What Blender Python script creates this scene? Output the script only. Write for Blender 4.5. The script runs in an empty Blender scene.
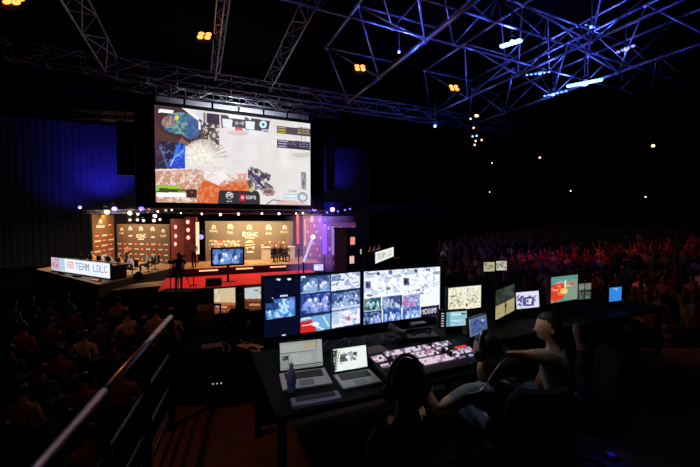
import bpy, bmesh, math, random
import numpy as np
from mathutils import Vector, Matrix
random.seed(7); RNG = np.random.RandomState(7)
SC = bpy.context.scene; COL = SC.collection
R = math.radians; PI = math.pi
# ---------------------------------------------------------------- camera frame
F = 340.0; EYE = 1.95; HOR = 222.0
PITCH = math.atan((233.5-HOR)/F)
def at(px, py, Y):
    cx = (px-350)/F; cz = (233.5-py)/F
    dy = math.cos(PITCH)+cz*math.sin(PITCH); dz = -math.sin(PITCH)+cz*math.cos(PITCH)
    return Vector((cx/dy*Y, Y, EYE+dz/dy*Y))
def at_z(px, py, z):
    p = at(px, py, 1.0); t = (z-EYE)/(p.z-EYE)
    return Vector((p.x*t, t, z))
TH = R(24); CU, SU = math.cos(TH), math.sin(TH)
def U(a, b, z=0.0): return Vector((a*CU-b*SU, a*SU+b*CU, z))     # hall frame: a along the big screen, b towards the stage
cam = bpy.data.cameras.new('camera'); cam.sensor_width = 36; cam.lens = F*36/700; cam.clip_end = 200; cam.clip_start = .05
co = bpy.data.objects.new('camera', cam); COL.objects.link(co); SC.camera = co
co.location = (0,0,EYE); co.rotation_euler = (PI/2-PITCH, 0, 0)
# ---------------------------------------------------------------- materials
def s2l(c):
    return tuple(((v/255)/12.92 if v/255 <= .04045 else ((v/255+.055)/1.055)**2.4) for v in c)
MATS = {}
def mat(name, rgb, rough=.6, metal=0, var=.15, scale=20, bump=0.0, spec=.5, alpha=None, trans=0):
    if name in MATS: return MATS[name]
    m = bpy.data.materials.new(name); m.use_nodes = True; nt = m.node_tree; b = nt.nodes['Principled BSDF']
    c = s2l(rgb); tc = nt.nodes.new('ShaderNodeTexCoord'); n = nt.nodes.new('ShaderNodeTexNoise')
    n.inputs['Scale'].default_value = scale; n.inputs['Detail'].default_value = 3
    nt.links.new(tc.outputs['Object'], n.inputs['Vector'])
    r = nt.nodes.new('ShaderNodeValToRGB'); nt.links.new(n.outputs['Fac'], r.inputs['Fac'])
    r.color_ramp.elements[0].color = tuple(v*(1-var) for v in c)+(1,); r.color_ramp.elements[1].color = tuple(min(1, v*(1+var)) for v in c)+(1,)
    r.color_ramp.elements[0].position = .3; r.color_ramp.elements[1].position = .7
    nt.links.new(r.outputs['Color'], b.inputs['Base Color'])
    b.inputs['Roughness'].default_value = rough; b.inputs['Metallic'].default_value = metal
    b.inputs['Specular IOR Level'].default_value = spec; b.inputs['Transmission Weight'].default_value = trans
    if bump:
        bp = nt.nodes.new('ShaderNodeBump'); bp.inputs['Strength'].default_value = bump; bp.inputs['Distance'].default_value = .01
        nt.links.new(n.outputs['Fac'], bp.inputs['Height']); nt.links.new(bp.outputs['Normal'], b.inputs['Normal'])
    MATS[name] = m; return m
def emi(name, rgb, strength):
    if name in MATS: return MATS[name]
    m = bpy.data.materials.new(name); m.use_nodes = True; nt = m.node_tree
    b = nt.nodes['Principled BSDF']; b.inputs['Base Color'].default_value = (.02,.02,.02,1)
    b.inputs['Emission Color'].default_value = s2l(rgb)+(1,); b.inputs['Emission Strength'].default_value = strength
    MATS[name] = m; return m
def colmat(name, emit=None, rough=.6):
    if name in MATS: return MATS[name]
    m = bpy.data.materials.new(name); m.use_nodes = True; nt = m.node_tree; b = nt.nodes['Principled BSDF']
    a = nt.nodes.new('ShaderNodeAttribute'); a.attribute_name = 'Col'
    b.inputs['Roughness'].default_value = rough
    if emit is None: nt.links.new(a.outputs['Color'], b.inputs['Base Color'])
    else:
        b.inputs['Base Color'].default_value = (.01,.01,.012,1); b.inputs['Roughness'].default_value = .45 if emit > 1.121 or emit < 1.119 else 1.0; b.inputs['Specular IOR Level'].default_value = .3 if b.inputs['Roughness'].default_value < 1 else 0
        nt.links.new(a.outputs['Color'], b.inputs['Emission Color']); b.inputs['Emission Strength'].default_value = emit
    MATS[name] = m; return m
# ---------------------------------------------------------------- mesh building
class MB:
    def __init__(s): s.bm = bmesh.new(); s.mi = 0
    def _fin(s, f, smooth=False):
        f.material_index = s.mi; f.smooth = smooth
    def box(s, c, d, rz=0, rx=0, ry=0, bev=0):
        c = Vector(c); M = Matrix.Rotation(rz, 3, 'Z') @ Matrix.Rotation(ry, 3, 'Y') @ Matrix.Rotation(rx, 3, 'X')
        x, y, z = d[0]/2, d[1]/2, d[2]/2
        if not bev:
            vs = [s.bm.verts.new(c + M @ Vector((i*x, j*y, k*z))) for i in (-1,1) for j in (-1,1) for k in (-1,1)]
            for q in ((0,1,3,2),(4,6,7,5),(0,4,5,1),(2,3,7,6),(0,2,6,4),(1,5,7,3)): s._fin(s.bm.faces.new([vs[i] for i in q]))
        else:
            t = bmesh.new(); bmesh.ops.create_cube(t, size=1)
            for v in t.verts: v.co = Vector((v.co.x*d[0], v.co.y*d[1], v.co.z*d[2]))
            bmesh.ops.bevel(t, geom=t.edges[:], offset=bev, segments=2, affect='EDGES', profile=.5)
            mp = {v: s.bm.verts.new(c + M @ v.co) for v in t.verts}
            for f in t.faces: s._fin(s.bm.faces.new([mp[v] for v in f.verts]), False)
            t.free()
        return s
    def loft(s, rings, closed=True, caps=True, smooth=True):
        vr = [[s.bm.verts.new(p) for p in r] for r in rings]; n = len(vr[0])
        for a, b in zip(vr, vr[1:]):
            for i in range(n if closed else n-1):
                j = (i+1) % n
                s._fin(s.bm.faces.new((a[i], a[j], b[j], b[i])), smooth)
        if caps:
            s._fin(s.bm.faces.new(vr[0][::-1])); s._fin(s.bm.faces.new(vr[-1]))
        return s
    def tube(s, pts, r, seg=8, caps=True):
        pts = [Vector(p) for p in pts]; rr = r if isinstance(r, (list, tuple)) else [r]*len(pts)
        rings = []; ref = None
        for i, p in enumerate(pts):
            d = (pts[min(i+1, len(pts)-1)]-pts[max(i-1, 0)]).normalized()
            if ref is None: ref = Vector((0,0,1)) if abs(d.z) < .9 else Vector((1,0,0))
            e1 = d.cross(ref).normalized(); e2 = d.cross(e1).normalized(); ref = -e2 if False else ref
            rings.append([p+(e1*math.cos(2*PI*k/seg)+e2*math.sin(2*PI*k/seg))*rr[i] for k in range(seg)])
        return s.loft(rings, caps=caps)
    def lathe(s, prof, c=(0,0,0), seg=16, M=None):
        c = Vector(c); M = M or Matrix.Identity(3)
        return s.loft([[c+M @ Vector((r*math.cos(2*PI*k/seg), r*math.sin(2*PI*k/seg), z)) for k in range(seg)] for r, z in prof])
    def prism(s, poly, z0, z1):
        return s.loft([[Vector((p[0], p[1], z0)) for p in poly], [Vector((p[0], p[1], z1)) for p in poly]], smooth=False)
    def ball(s, c, r, seg=12, sc=(1,1,1), M=None):
        M = M or Matrix.Identity(3); c = Vector(c); n = seg//2+1
        rings = []
        for i in range(n+1):
            a = PI*(i/n); a = min(max(a, .06), PI-.06)
            rings.append([c+M @ Vector((r*math.sin(a)*math.cos(2*PI*k/seg)*sc[0], r*math.sin(a)*math.sin(2*PI*k/seg)*sc[1], -r*math.cos(a)*sc[2])) for k in range(seg)])
        return s.loft(rings)
    def build(s, name, mats, parent=None, loc=None, rz=None):
        bmesh.ops.recalc_face_normals(s.bm, faces=s.bm.faces[:])
        me = bpy.data.meshes.new(name); s.bm.to_mesh(me); s.bm.free()
        for m in (mats if isinstance(mats, (list, tuple)) else [mats]): me.materials.append(m)
        o = bpy.data.objects.new(name, me); COL.objects.link(o)
        if parent is not None: o.parent = parent
        if loc is not None: o.location = loc
        if rz is not None: o.rotation_euler.z = rz
        return o
def tag(o, label=None, cat=None, group=None, kind=None):
    if label: o['label'] = label
    if cat: o['category'] = cat
    if group: o['group'] = group
    if kind: o['kind'] = kind
    return o
def thing(name, label, cat, loc=(0,0,0), rz=0, group=None):
    o = bpy.data.objects.new(name, None); COL.objects.link(o); o.empty_display_size = .2
    o.location = loc; o.rotation_euler = (0,0,rz); return tag(o, label, cat, group)
def dup(root, loc, rz, label=None, scale=None):
    r = root.copy(); COL.objects.link(r); r.location = loc; r.rotation_euler = (0,0,rz)
    if label: r['label'] = label
    if scale: r.scale = (scale,)*3
    for ch in list(root.children):
        c = ch.copy(); COL.objects.link(c); c.parent = r
        for g in list(ch.children):
            d = g.copy(); COL.objects.link(d); d.parent = c
    return r
def light(kind, loc, energy, rgb, target=None, size=.3, angle=60, blend=.6, name='lamp', sy=None):
    l = bpy.data.lights.new(name, kind); l.energy = energy; l.color = rgb
    if kind == 'SPOT': l.spot_size = R(angle); l.spot_blend = blend; l.shadow_soft_size = size
    elif kind == 'AREA':
        l.size = size
        if sy: l.shape = 'RECTANGLE'; l.size_y = sy
        l.spread = R(angle) if angle > 60 else R(170)
    else: l.shadow_soft_size = size
    o = bpy.data.objects.new(name, l); COL.objects.link(o); o.location = loc
    if target is not None: o.rotation_euler = (Vector(target)-Vector(loc)).to_track_quat('-Z', 'Y').to_euler()
    return o
# ---------------------------------------------------------------- pictures on screens and printed walls (colour per cell)
FONT = {'A':'0E11111F111111','B':'1E11111E11111E','C':'0E11101010110E','D':'1E11111111111E','E':'1F10101E10101F','G':'0E11101713110E','I':'0E04040404040E','L':'1010101010101F',
'M':'111B1515111111','N':'11191513111111','O':'0E11111111110E','R':'1E11111E141211','S':'0F10100E01011E','T':'1F040404040404','U':'1111111111110E','W':'11111115151B11','Y':'11110A04040404','0':'0E11131519110E',
'1':'040C040404040E','2':'0E11010204081F','3':'0E11010601110E','4':'02060A121F0202','5':'1F101E0101110E','6':'0E10101E11110E','8':'0E11110E11110E','9':'0E11110F01010E','-':'0000001F000000',':':'00040000000400',' ':'00000000000000','_':'0000000000001F','F':'1F10101E101010','H':'1111111F111111','P':'1E11111E101010','X':'11110A040A1111','V':'1111111111 0A04'.replace(' ','')}
def homog(src, dst):
    A = []; B = []
    for (x, y), (X, Y) in zip(src, dst):
        A.append([x,y,1,0,0,0,-X*x,-X*y]); B.append(X); A.append([0,0,0,x,y,1,-Y*x,-Y*y]); B.append(Y)
    h = np.linalg.solve(np.array(A, float), np.array(B, float)); return np.append(h, 1).reshape(3,3)
class Canvas:
    """cells of a picture; shapes are given in the coordinates of its four corners TL TR BR BL"""
    def __init__(s, nx, ny, quad, base):
        s.nx, s.ny = nx, ny; s.q = quad
        H = homog([(0,0),(1,0),(1,1),(0,1)], quad)
        u, v = np.meshgrid((np.arange(nx)+.5)/nx, (np.arange(ny)+.5)/ny)
        w = H[2,0]*u+H[2,1]*v+1
        s.u, s.v = u, v
        s.X = (H[0,0]*u+H[0,1]*v+H[0,2])/w; s.Y = (H[1,0]*u+H[1,1]*v+H[1,2])/w
        s.img = np.ones((ny, nx, 3))*np.array(base, float)
    def put(s, m, c, al=1.0):
        m = m.astype(float)*al; s.img = s.img*(1-m[...,None])+m[...,None]*np.array(c, float)
    def noise(s, sc, seed=0):
        r = np.random.RandomState(seed); L = r.rand(64,64); x = s.X/sc; y = s.Y/sc
        x0 = np.floor(x).astype(int); y0 = np.floor(y).astype(int); fx = x-x0; fy = y-y0; fx = fx*fx*(3-2*fx); fy = fy*fy*(3-2*fy)
        g = lambda i, j: L[(y0+j) % 64, (x0+i) % 64]
        return (g(0,0)*(1-fx)+g(1,0)*fx)*(1-fy)+(g(0,1)*(1-fx)+g(1,1)*fx)*fy
    def mpoly(s, pts):
        ins = np.zeros(s.X.shape, bool); n = len(pts)
        for i in range(n):
            x0, y0 = pts[i]; x1, y1 = pts[(i+1) % n]
            if y0 == y1: continue
            c = ((y0 > s.Y) != (y1 > s.Y)) & (s.X < (x1-x0)*(s.Y-y0)/(y1-y0)+x0); ins ^= c
        return ins
    def mrect(s, x0, y0, x1, y1, sl=0):     # sl: slope of the horizontal edges
        yy = s.Y-sl*(s.X-x0); return (s.X >= x0) & (s.X <= x1) & (yy >= y0) & (yy <= y1)
    def mell(s, cx, cy, rx, ry): return ((s.X-cx)/rx)**2+((s.Y-cy)/ry)**2 <= 1
    def mline(s, x0, y0, x1, y1, w):
        dx, dy = x1-x0, y1-y0; t = np.clip(((s.X-x0)*dx+(s.Y-y0)*dy)/(dx*dx+dy*dy+1e-9), 0, 1)
        return np.hypot(s.X-x0-t*dx, s.Y-y0-t*dy) <= w/2
    def rect(s, x0, y0, x1, y1, c, sl=0, al=1): s.put(s.mrect(x0, y0, x1, y1, sl), c, al)
    def poly(s, pts, c, al=1): s.put(s.mpoly(pts), c, al)
    def ell(s, cx, cy, rx, ry, c, al=1): s.put(s.mell(cx, cy, rx, ry), c, al)
    def line(s, x0, y0, x1, y1, w, c, al=1): s.put(s.mline(x0, y0, x1, y1, w), c, al)
    def text(s, t, x, y, cw, ch, c, sl=0):  # cw width of one letter advance, ch height
        for k, ch_ in enumerate(t):
            h = FONT.get(ch_, FONT['O'])
            lx = (s.X-x-k*cw)/(cw/6.0); ly = (s.Y-y-sl*(s.X-x))/(ch/7.0)
            ix = np.floor(lx).astype(int); iy = np.floor(ly).astype(int)
            ok = (ix >= 0) & (ix < 5) & (iy >= 0) & (iy < 7)
            rows = np.array([int(h[2*i:2*i+2], 16) for i in range(7)])
            bit = (rows[np.clip(iy, 0, 6)] >> (4-np.clip(ix, 0, 4))) & 1
            s.put(ok & (bit == 1), c)
    def scribble(s, x0, y0, x1, y1, c, n, seed, w=2, al=.8, sl=0, sz=.15):
        r = np.random.RandomState(seed)
        for _ in range(n):
            x = x0+r.rand()*(x1-x0); y = y0+r.rand()*(y1-y0)+sl*(x-x0)
            dx = (r.rand()-.5)*(x1-x0)*sz*2; dy = (r.rand()-.5)*(y1-y0)*sz*2
            s.put(s.mline(x, y, min(max(x+dx, x0), x1), y+dy, w*(.5+r.rand())) & s.mrect(x0, y0, x1, y1, sl), c, al*(.5+.5*r.rand()))
    def build(s, name, w, h, m, parent=None, M=None):
        """upright picture centred on x, bottom at z 0, facing -Y"""
        nx, ny = s.nx, s.ny
        gx, gz = np.meshgrid(np.linspace(-w/2, w/2, nx+1), np.linspace(h, 0, ny+1))
        V = np.stack([gx.ravel(), np.zeros(gx.size), gz.ravel()], 1)
        if M is not None: V = V @ np.array(M.to_3x3()).T + np.array(M.translation)
        i = np.arange(ny)[:,None]*(nx+1)+np.arange(nx)[None,:]; i = i.ravel()
        Fc = np.stack([i, i+nx+1, i+nx+2, i+1], 1)
        me = bpy.data.meshes.new(name); me.from_pydata(V.tolist(), [], Fc.tolist())
        c = np.clip(s.img/255, 0, 1); lin = np.where(c <= .04045, c/12.92, ((c+.055)/1.055)**2.4).reshape(-1,3)
        rgba = np.concatenate([lin, np.ones((len(lin),1))], 1); rgba = np.repeat(rgba, 4, axis=0)
        ca = me.color_attributes.new('Col', 'FLOAT_COLOR', 'CORNER'); ca.data.foreach_set('color', rgba.astype(np.float32).ravel())
        me.materials.append(m); o = bpy.data.objects.new(name, me); COL.objects.link(o)
        if parent is not None: o.parent = parent
        return o
# common materials
M_black = mat('black plastic', (11,11,12), .55, spec=.3); M_dark = mat('matt black', (7,7,8), .9, spec=.2)
M_metal = mat('grey metal', (120,122,126), .35, 1); M_alu = mat('aluminium', (175,177,180), .35, .9, .05)
M_truss = mat('truss aluminium', (150,152,158), .42, .85, .1, 6)
M_drape = mat('black drape', (8,8,10), .95, bump=.3, scale=6, spec=.1)
M_laptop = mat('laptop aluminium', (205,212,218), .5, .1, .04)
M_scr = colmat('screen picture', 1.15); M_scrB = colmat('projection picture', 1.12); M_dim = colmat('dim screen picture', .8)
M_print = colmat('printed panel', None, .7)
# ================================================================ THE HALL
def struct(o): o['kind'] = 'structure'; return o
M_hall = mat('dark hall wall', (9,9,14), .95, var=.3, scale=1, spec=.1)
AF, AL, AR, BF, BB, ZC = -2.0, -28, 52, -10, 40, 13.5
def hbox(mb, a0, a1, b0, b1, z0, z1): mb.box(((a0+a1)/2, (b0+b1)/2, (z0+z1)/2), (a1-a0, b1-b0, z1-z0)); return mb
def hall(name, mb, m, kind=True):
    o = mb.build(name, m); o.rotation_euler.z = TH
    return struct(o) if kind else o
hall('floor', hbox(MB(), AL, AR, BF, BB, AF-.2, AF), mat('arena floor', (6,5,5), .95, var=.3, scale=2, spec=0))
hall('ceiling', hbox(MB(), AL, AR, BF, BB, ZC, ZC+.2), mat('black ceiling', (5,5,7), .95, scale=1, spec=0))
hall('wall_back', hbox(MB(), AL, AR, BB, BB+.2, AF, ZC), M_hall)
hall('wall_front', hbox(MB(), AL, AR, BF-.2, BF, AF, ZC), M_hall)
hall('wall_left', hbox(MB(), AL-.2, AL, BF, BB, AF, ZC), M_hall)
hall('wall_right', hbox(MB(), AR, AR+.2, BF, BB, AF, ZC), M_hall)
# gallery along the right wall
hall('trim_1', hbox(hbox(MB(), AR-3, AR, BF, BB, 3.2, 3.6), AR-3, AR-2.85, BF, BB, 3.6, 4.3), mat('gallery front', (20,20,46), .8))
hall('trim_2', hbox(hbox(MB(), 13, AR-3, BB-3, BB, 3.2, 3.6), 13, AR-3, BB-3, BB-2.85, 3.6, 4.3), mat('gallery front', (20,20,46), .8))
for k, (px, py, lab) in enumerate([(492,163,'small white gallery light high on the back wall, leftmost of the upper row'), (489.5,192,'dim white gallery light below the leftmost upper one'),
        (540.7,157.8,'white gallery light high on the right wall near the corner'), (571.5,191,'small flat white light in the middle of the gallery'),
        (654,146,'brightest white gallery light, high at the far right'), (646.5,197,'dim white light low under the rightmost gallery light')]):
    r = (px-350)/F; yb = (BB-.25)/(CU-r*SU) if k < 2 else (AR-.3)/(r*CU+SU)
    p = at(px, py, yb); t = thing('gallery_light', lab, 'light', p, TH, 'gallery lights')
    s = (.16,.13,.26,.17,.3,.14)[k]
    MB().box((0,.08 if k < 2 else 0,0), (s*1.8,.14,s*1.4), bev=.02).build('housing', M_dark, t)
    d = Vector((0,-.01,0)) if k < 2 else Vector((-.2,0,0))
    MB().ball(d, s*.62).build('bulb', emi('gallery bulb', (255,238,190), 2.2 if k != 4 else 3.0), t)
for px, py, lab, c, s in [(24.4,232,'small white slot light alone on the dark back wall at far left',(225,228,240),.12), (44.5,249.3,'dim yellow bulb on the dark back wall above the team sign',(230,205,120),.2)]:
    r = (px-350)/F; p = at(px, py, (BB-.3)/(CU-r*SU))
    t = thing('wall_light', lab, 'light', p, TH)
    MB().box((0,.12,0), (s*3,.16,s*2), bev=.02).build('housing', M_dark, t)
    MB().ball((0,0,0), s, sc=(1.5 if s < .15 else 1,.6,.6 if s < .15 else 1)).build('bulb', emi('wall bulb %d' % s.__hash__(), c, 1.0), t)

# ================================================================ PROJECTION SCREEN
SB = 23.0
def hp(px, py, b):      # photo point on the hall plane b
    r = (px-350)/F; return at(px, py, b/(CU-r*SU))
tl, br = (155,202), (310.5,204)
P0, P1 = hp(156,202,SB), hp(310.5,204,SB)
SW = (P1-P0).length; SZ0, SZ1 = 3.12, 8.80
c = Canvas(330, 196, [(45,38),(632,103),(628,398),(62,393)], (236,233,233))
n1 = c.noise(28, 1); n2 = c.noise(9, 2); n3 = c.noise(60, 3)
for k, al in ((n1, .10), (n3, .08)): c.put(np.ones_like(k)*k, (205,200,200), .5)
c.put((c.noise(60,9)*.6+c.Y/600 > .62), (225,218,214), .35)
# brown sand below
sand = (c.Y > 272+18*n1-4*(c.X > 200)*(c.X < 290)) & (c.X < 402+6*n2) & (c.Y > 272-(c.X > 290)*-42)
c.put(sand, (212,176,160)); nf = c.noise(4,34)*.5+n2*.5; c.put(sand & (nf+.35*n1 > .66), (184,124,100), .7); c.put(sand & (nf < .36), (238,222,212), .75)
c.poly([(215,345),(235,312),(300,335),(340,318),(398,318),(398,400),(212,400)], (206,98,52)); c.put(c.mpoly([(215,345),(235,312),(398,312),(398,400),(212,400)]) & (n2 > .66), (226,140,96), .7)
c.put(c.mrect(290,288,400,330) & (n2 > .45), (214,140,112), .8)
c.poly([(235,270),(300,275),(330,300),(290,330),(235,306)], (238,235,236), .85)
# top left: map and gun
c.poly([(40,30),(150,42),(232,100),(240,165),(165,190),(165,272),(45,275)], (72,50,52))
c.poly([(50,165),(70,150),(165,190),(165,205),(50,195)], (96,66,60)); c.put(c.mpoly([(40,90),(80,140),(165,180),(165,190),(50,190)]), (84,58,56))
mp = c.mell(147,106,72,40) | c.mell(185,125,40,38)
c.put(mp, (62,92,128)); c.put(mp & (c.noise(5,41) > .55), (84,140,160), .7); c.put(mp & (c.noise(12,5) > .6), (150,180,150), .6); c.put(mp & (c.X > 175), (58,80,150), .6)
n4 = c.noise(5,31); c.put(c.mell(100,100,26,20) & (n4 > .45), (196,84,100), .8); c.put(c.mell(118,108,34,16) & (n4 < .4), (120,190,130), .7); c.ell(132,86,9,8,(245,200,70))
c.rect(62,54,118,67,(245,243,245), .08)
c.poly([(150,50),(168,48),(216,84),(214,98)], (236,232,232)); c.poly([(214,100),(222,100),(222,130),(214,130)], (240,240,242))
c.poly([(229,60),(245,62),(243,132),(228,128)], (214,205,205)); c.poly([(232,66),(240,66),(238,122),(232,120)], (120,104,104))
c.poly([(244,68),(292,72),(292,124),(244,116)], (56,38,58)); gun = c.mpoly([(225,100),(290,112),(292,205),(262,215),(240,200),(222,160)])
c.put(gun, (150,132,126)); c.put(gun & (c.noise(9,11) > .5), (74,60,60)); c.put(gun & (c.noise(6,12) > .68), (220,210,206)); c.ell(272,150,14,18,(96,80,80)); c.ell(272,150,7,9,(190,180,176))
c.poly([(222,110),(235,150),(240,200),(225,190)], (88,72,74))
c.poly([(152,160),(222,215),(214,222),(140,172)], (150,110,90), .8)
ang = np.arctan2(c.Y-235, c.X-232); dist = np.hypot(c.X-232, (c.Y-235)*1.1)
ray = (np.sin(ang*37)+np.sin(ang*61+1) > .5) & (dist > 28) & (dist < 92) & (c.Y < 232) & (c.X > 150)
burst = (dist < 78) & (c.Y < 262) & (c.X > 166); c.put(burst, (232,227,214), .72); c.put(ray, (120,106,104), .45)
c.put(np.clip(1-((c.X-222)/62)**2-((c.Y-218)/42)**2, 0, 1)**.7, (243,240,228), .9); c.put((c.noise(7,33) > .62) & (dist < 80), (190,182,174), .35)
# blue chart
c.poly([(58,172),(165,182),(166,271),(62,268)], (44,40,70)); c.put(c.mpoly([(110,240),(165,182),(166,271),(95,270)]), (44,74,196)); c.put(c.mpoly([(130,175),(165,182),(166,230),(120,250)]) & (n2 > .5), (60,110,225))
c.line(112,262,125,235,4,(180,205,240)); c.line(125,235,160,205,4,(120,170,250)); c.line(75,200,100,262,9,(92,104,140),.8); c.scribble(62,178,164,268,(150,190,240),26,3,3,.6); c.put(c.mpoly([(58,172),(100,176),(90,268),(62,268)]) & (n2 > .6), (96,56,70))
# bars lower left
c.rect(63,330,150,344,(150,190,60), .06); c.rect(63,342,212,358,(70,74,40), .05); c.rect(63,338,72,352,(90,220,70)); c.text('PHANTOM', 138, 350, 9, 8, (205,200,60), .04); c.rect(63,358,176,374,(244,243,240)); c.rect(172,346,211,376,(60,42,44)); c.ell(193,357,4,4,(150,80,70))
# lower centre plate
c.poly([(288,400),(293,352),(300,348),(434,350),(442,360),(444,400)], (52,48,54))
c.ell(331,366,14,13,(206,206,210)); c.line(318,362,344,356,2.5,(70,66,72)); c.line(318,369,344,366,2.5,(70,66,72)); c.ell(331,374,8,4,(60,58,64)); c.rect(322,385,330,389,(200,200,205)); c.rect(333,385,341,389,(160,160,165))
c.rect(369,362,389,384,(206,34,58)); c.ell(379,373,5,5,(245,225,228)); c.ell(379,373,2.5,2.5,(206,34,58)); c.text('GIGABYTE'[:5], 392, 366, 7.5, 13, (236,236,238))
# top middle score strip
c.poly([(296,72),(395,84),(482,94),(474,136),(430,130),(392,128),(385,122),(345,118),(300,122)], (66,58,64)); c.poly([(320,72),(405,80),(412,92),(330,86)], (238,236,238)); c.poly([(385,80),(400,84),(408,96),(388,92)], (90,84,88))
c.poly([(303,88),(341,92),(339,122),(305,118)], (226,230,232)); c.poly([(389,96),(425,98),(422,128),(392,126)], (228,232,234)); c.scribble(306,92,338,118,(170,185,190),8,8,2)
c.text('0-0', 352, 98, 11, 12, (235,220,220)); c.rect(350,118,378,130,(190,60,64), .08, .8); c.put(c.mell(362,140,40,10), (196,150,144), .45)
c.ell(456,108,14,14,(198,232,248)); c.ell(456,108,5,5,(60,70,96)); c.rect(450,126,474,132,(190,194,204))
# tables right
c.rect(507,112,632,140,(84,72,78), .09); c.rect(507,162,630,192,(64,54,78), .07)
for k in range(3): c.rect(510,115+k*9,540,119+k*9,(196,178,66),.09); c.rect(585,116+k*9,628,120+k*9,(206,190,80) if k > 1 else (170,160,150),.09,.8)
for k in range(3): c.rect(512,166+k*9,548-4*k,169+k*9,(196,190,214),.07); c.rect(590,167+k*9,624,170+k*9,(160,150,180),.07,.8)
for x in (598,612): c.rect(x,114,x+2,196,(60,50,62),0,.7)
c.poly([(565,214),(628,208),(628,222),(590,228),(560,222)], (196,190,176), .8); c.scribble(300,140,625,260,(206,200,200),40,21,3,.4,sz=.12)
# rifle
g = c.mpoly([(400,270),(412,262),(440,270),(452,280),(482,284),(484,305),(470,318),(492,335),(500,362),(470,368),(452,356),(440,340),(425,350),(405,345),(398,310)])
c.put(g, (132,122,126)); c.put(g & (c.noise(11,14) > .5), (70,62,80)); c.put(g & (c.noise(7,15) > .66), (206,200,196)); c.line(410,285,470,352,9,(66,54,96)); c.line(400,315,412,350,9,(92,84,70)); c.ell(412,345,8,8,(196,180,120)); c.ell(432,300,10,8,(96,70,130)); c.rect(455,340,492,362,(176,140,136)); c.rect(460,345,486,357,(110,90,96))
c.line(470,395,490,380,4,(120,124,134)); c.line(490,380,530,385,4,(120,124,134)); c.poly([(500,392),(535,378),(600,388),(626,398),(500,402)], (216,178,170),.8)
c.rect(596,280,613,342,(116,118,128)); c.scribble(597,282,612,340,(196,196,200),14,5,2.5,.8,sz=.4); c.rect(547,343,578,353,(190,196,204)); c.scribble(547,343,578,353,(120,124,134),8,6,2)
c.rect(530,358,585,374,(176,200,216)); c.rect(532,362,580,370,(214,232,240)); c.ell(600,369,19,18,(150,154,162)); c.ell(600,370,12,11,(196,214,224)); c.line(592,364,610,376,3,(236,240,242))
scr = thing('projection_screen', 'huge white projection screen showing a snowy shooter game, hung above the stage', 'projection screen', U(0,0,SZ0), TH)
a0 = P0.x*CU+P0.y*SU; a1 = P1.x*CU+P1.y*SU; b0 = SB
scr.location = U((a0+a1)/2, b0, SZ0)
c.build('display', a1-a0, SZ1-SZ0, M_scrB, scr)
w = a1-a0; fr = MB()
for x in (-1, 1): fr.box((x*(w/2+.12), .1, (SZ1-SZ0)/2), (.24,.16,SZ1-SZ0+.5), bev=.02)
fr.box((0,.1,-.12), (w,.16,.24)); fr.box((0,.1,SZ1-SZ0+.1), (w,.16,.2)); fr.box((0,.14,(SZ1-SZ0)/2), (w,.04,SZ1-SZ0))
fr.build('frame', M_dark, scr)
for x in (-1, 1): MB().box((x*(w/2+.62), .1, (SZ1-SZ0)/2-.05), (.8,.06,SZ1-SZ0+.5)).build('masking_drape', M_drape, scr)
o_ = MB()
for k in range(6): o_.box((-w/2+w*(k+.5)/6, .16, SZ1-SZ0+.42), (w/6*.93,.12,.3), bev=.03)
o_.build('roller_casing', mat('silver casing', (170,172,176), .5, .3), scr)
# hoist cables
for x in (-4, 0, 4): MB().tube([(x,.1,SZ1-SZ0+.2),(x,.1,SZ1-SZ0+.55)], .02).build('hoist_chain', M_metal, scr)

# ================================================================ TRUSSES
def truss(label, p0, p1, size=.5, bay=1.0, r=.03, tri=False, group='roof trusses', flip=False):
    p0, p1 = Vector(p0), Vector(p1); L = (p1-p0).length; ang = math.atan2((p1-p0).y, (p1-p0).x)
    t = thing('lighting_truss', label, 'truss', p0, ang, group)
    h = size; offs = [(-h/2,0),(h/2,0),(0,(h*.87)*(1 if flip else -1))] if tri else [(-h/2,-h/2),(h/2,-h/2),(h/2,h/2),(-h/2,h/2)]
    dz = (p1.z-p0.z)/L; P = lambda x, o: Vector((x, o[0], o[1]+dz*x))
    for o in offs: MB().tube([P(0,o), P(L,o)], r, 8).build('chord', M_truss, t)
    n = max(2, int(round(L/bay))); m = MB()
    for k in range(len(offs)):
        A, B = offs[k], offs[(k+1) % len(offs)]
        for i in range(n):
            x0, x1 = L*i/n, L*(i+1)/n
            m.tube([P(x0, A if i % 2 else B), P(x1, B if i % 2 else A)], r*.55, 5, caps=False)
            if i: m.tube([P(x0, A), P(x0, B)], r*.5, 5, caps=False)
    m.build('lattice', M_truss, t); return t
ZT = 9.6
truss('long horizontal roof truss crossing just above the projection screen', U(-14,19.8,ZT-.2), U(24,19.8,ZT-.2), .75, 1.3, .035, group=None)
truss('aluminium truss the projection screen hangs from', U(-4.5,23.15,9.75), U(9.5,23.15,9.75), .5, .8, .035, group=None)
truss('thin roof truss running towards the stage above the left orange blinder', U(.9,6,ZT+.1), U(.9,19.3,ZT+.1), .42, .8, .022, True, group=None)
truss('thin roof truss running towards the stage left of the central blinder', U(3.7,8,ZT+.1), U(3.7,19.3,ZT+.1), .6, 1.0, .022, True, group=None)
truss('bluish roof truss at the upper left of the hall', U(-3.85,7,ZT+.1), U(-3.85,19.3,ZT+.1), .9, 1.8, .04, True, group=None)
t = thing('lighting_bar', 'dark pipe the orange blinders hang from', 'pipe', U(-14,15.35,ZT+.62), TH)
MB().tube([(0,0,0),(30,0,0)], .03).build('pipe', M_dark, t)
for k in range(5): MB().tube([(2+6.5*k,0,0),(2+6.5*k,0,ZC-ZT-.62)], .015, 5).build('hanger', M_dark, t)
truss('blue-lit truss holding the back drape at the left of the screen', hp(70,114,27), hp(139,118,27), .5, 1.1, .04, group=None)
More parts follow.
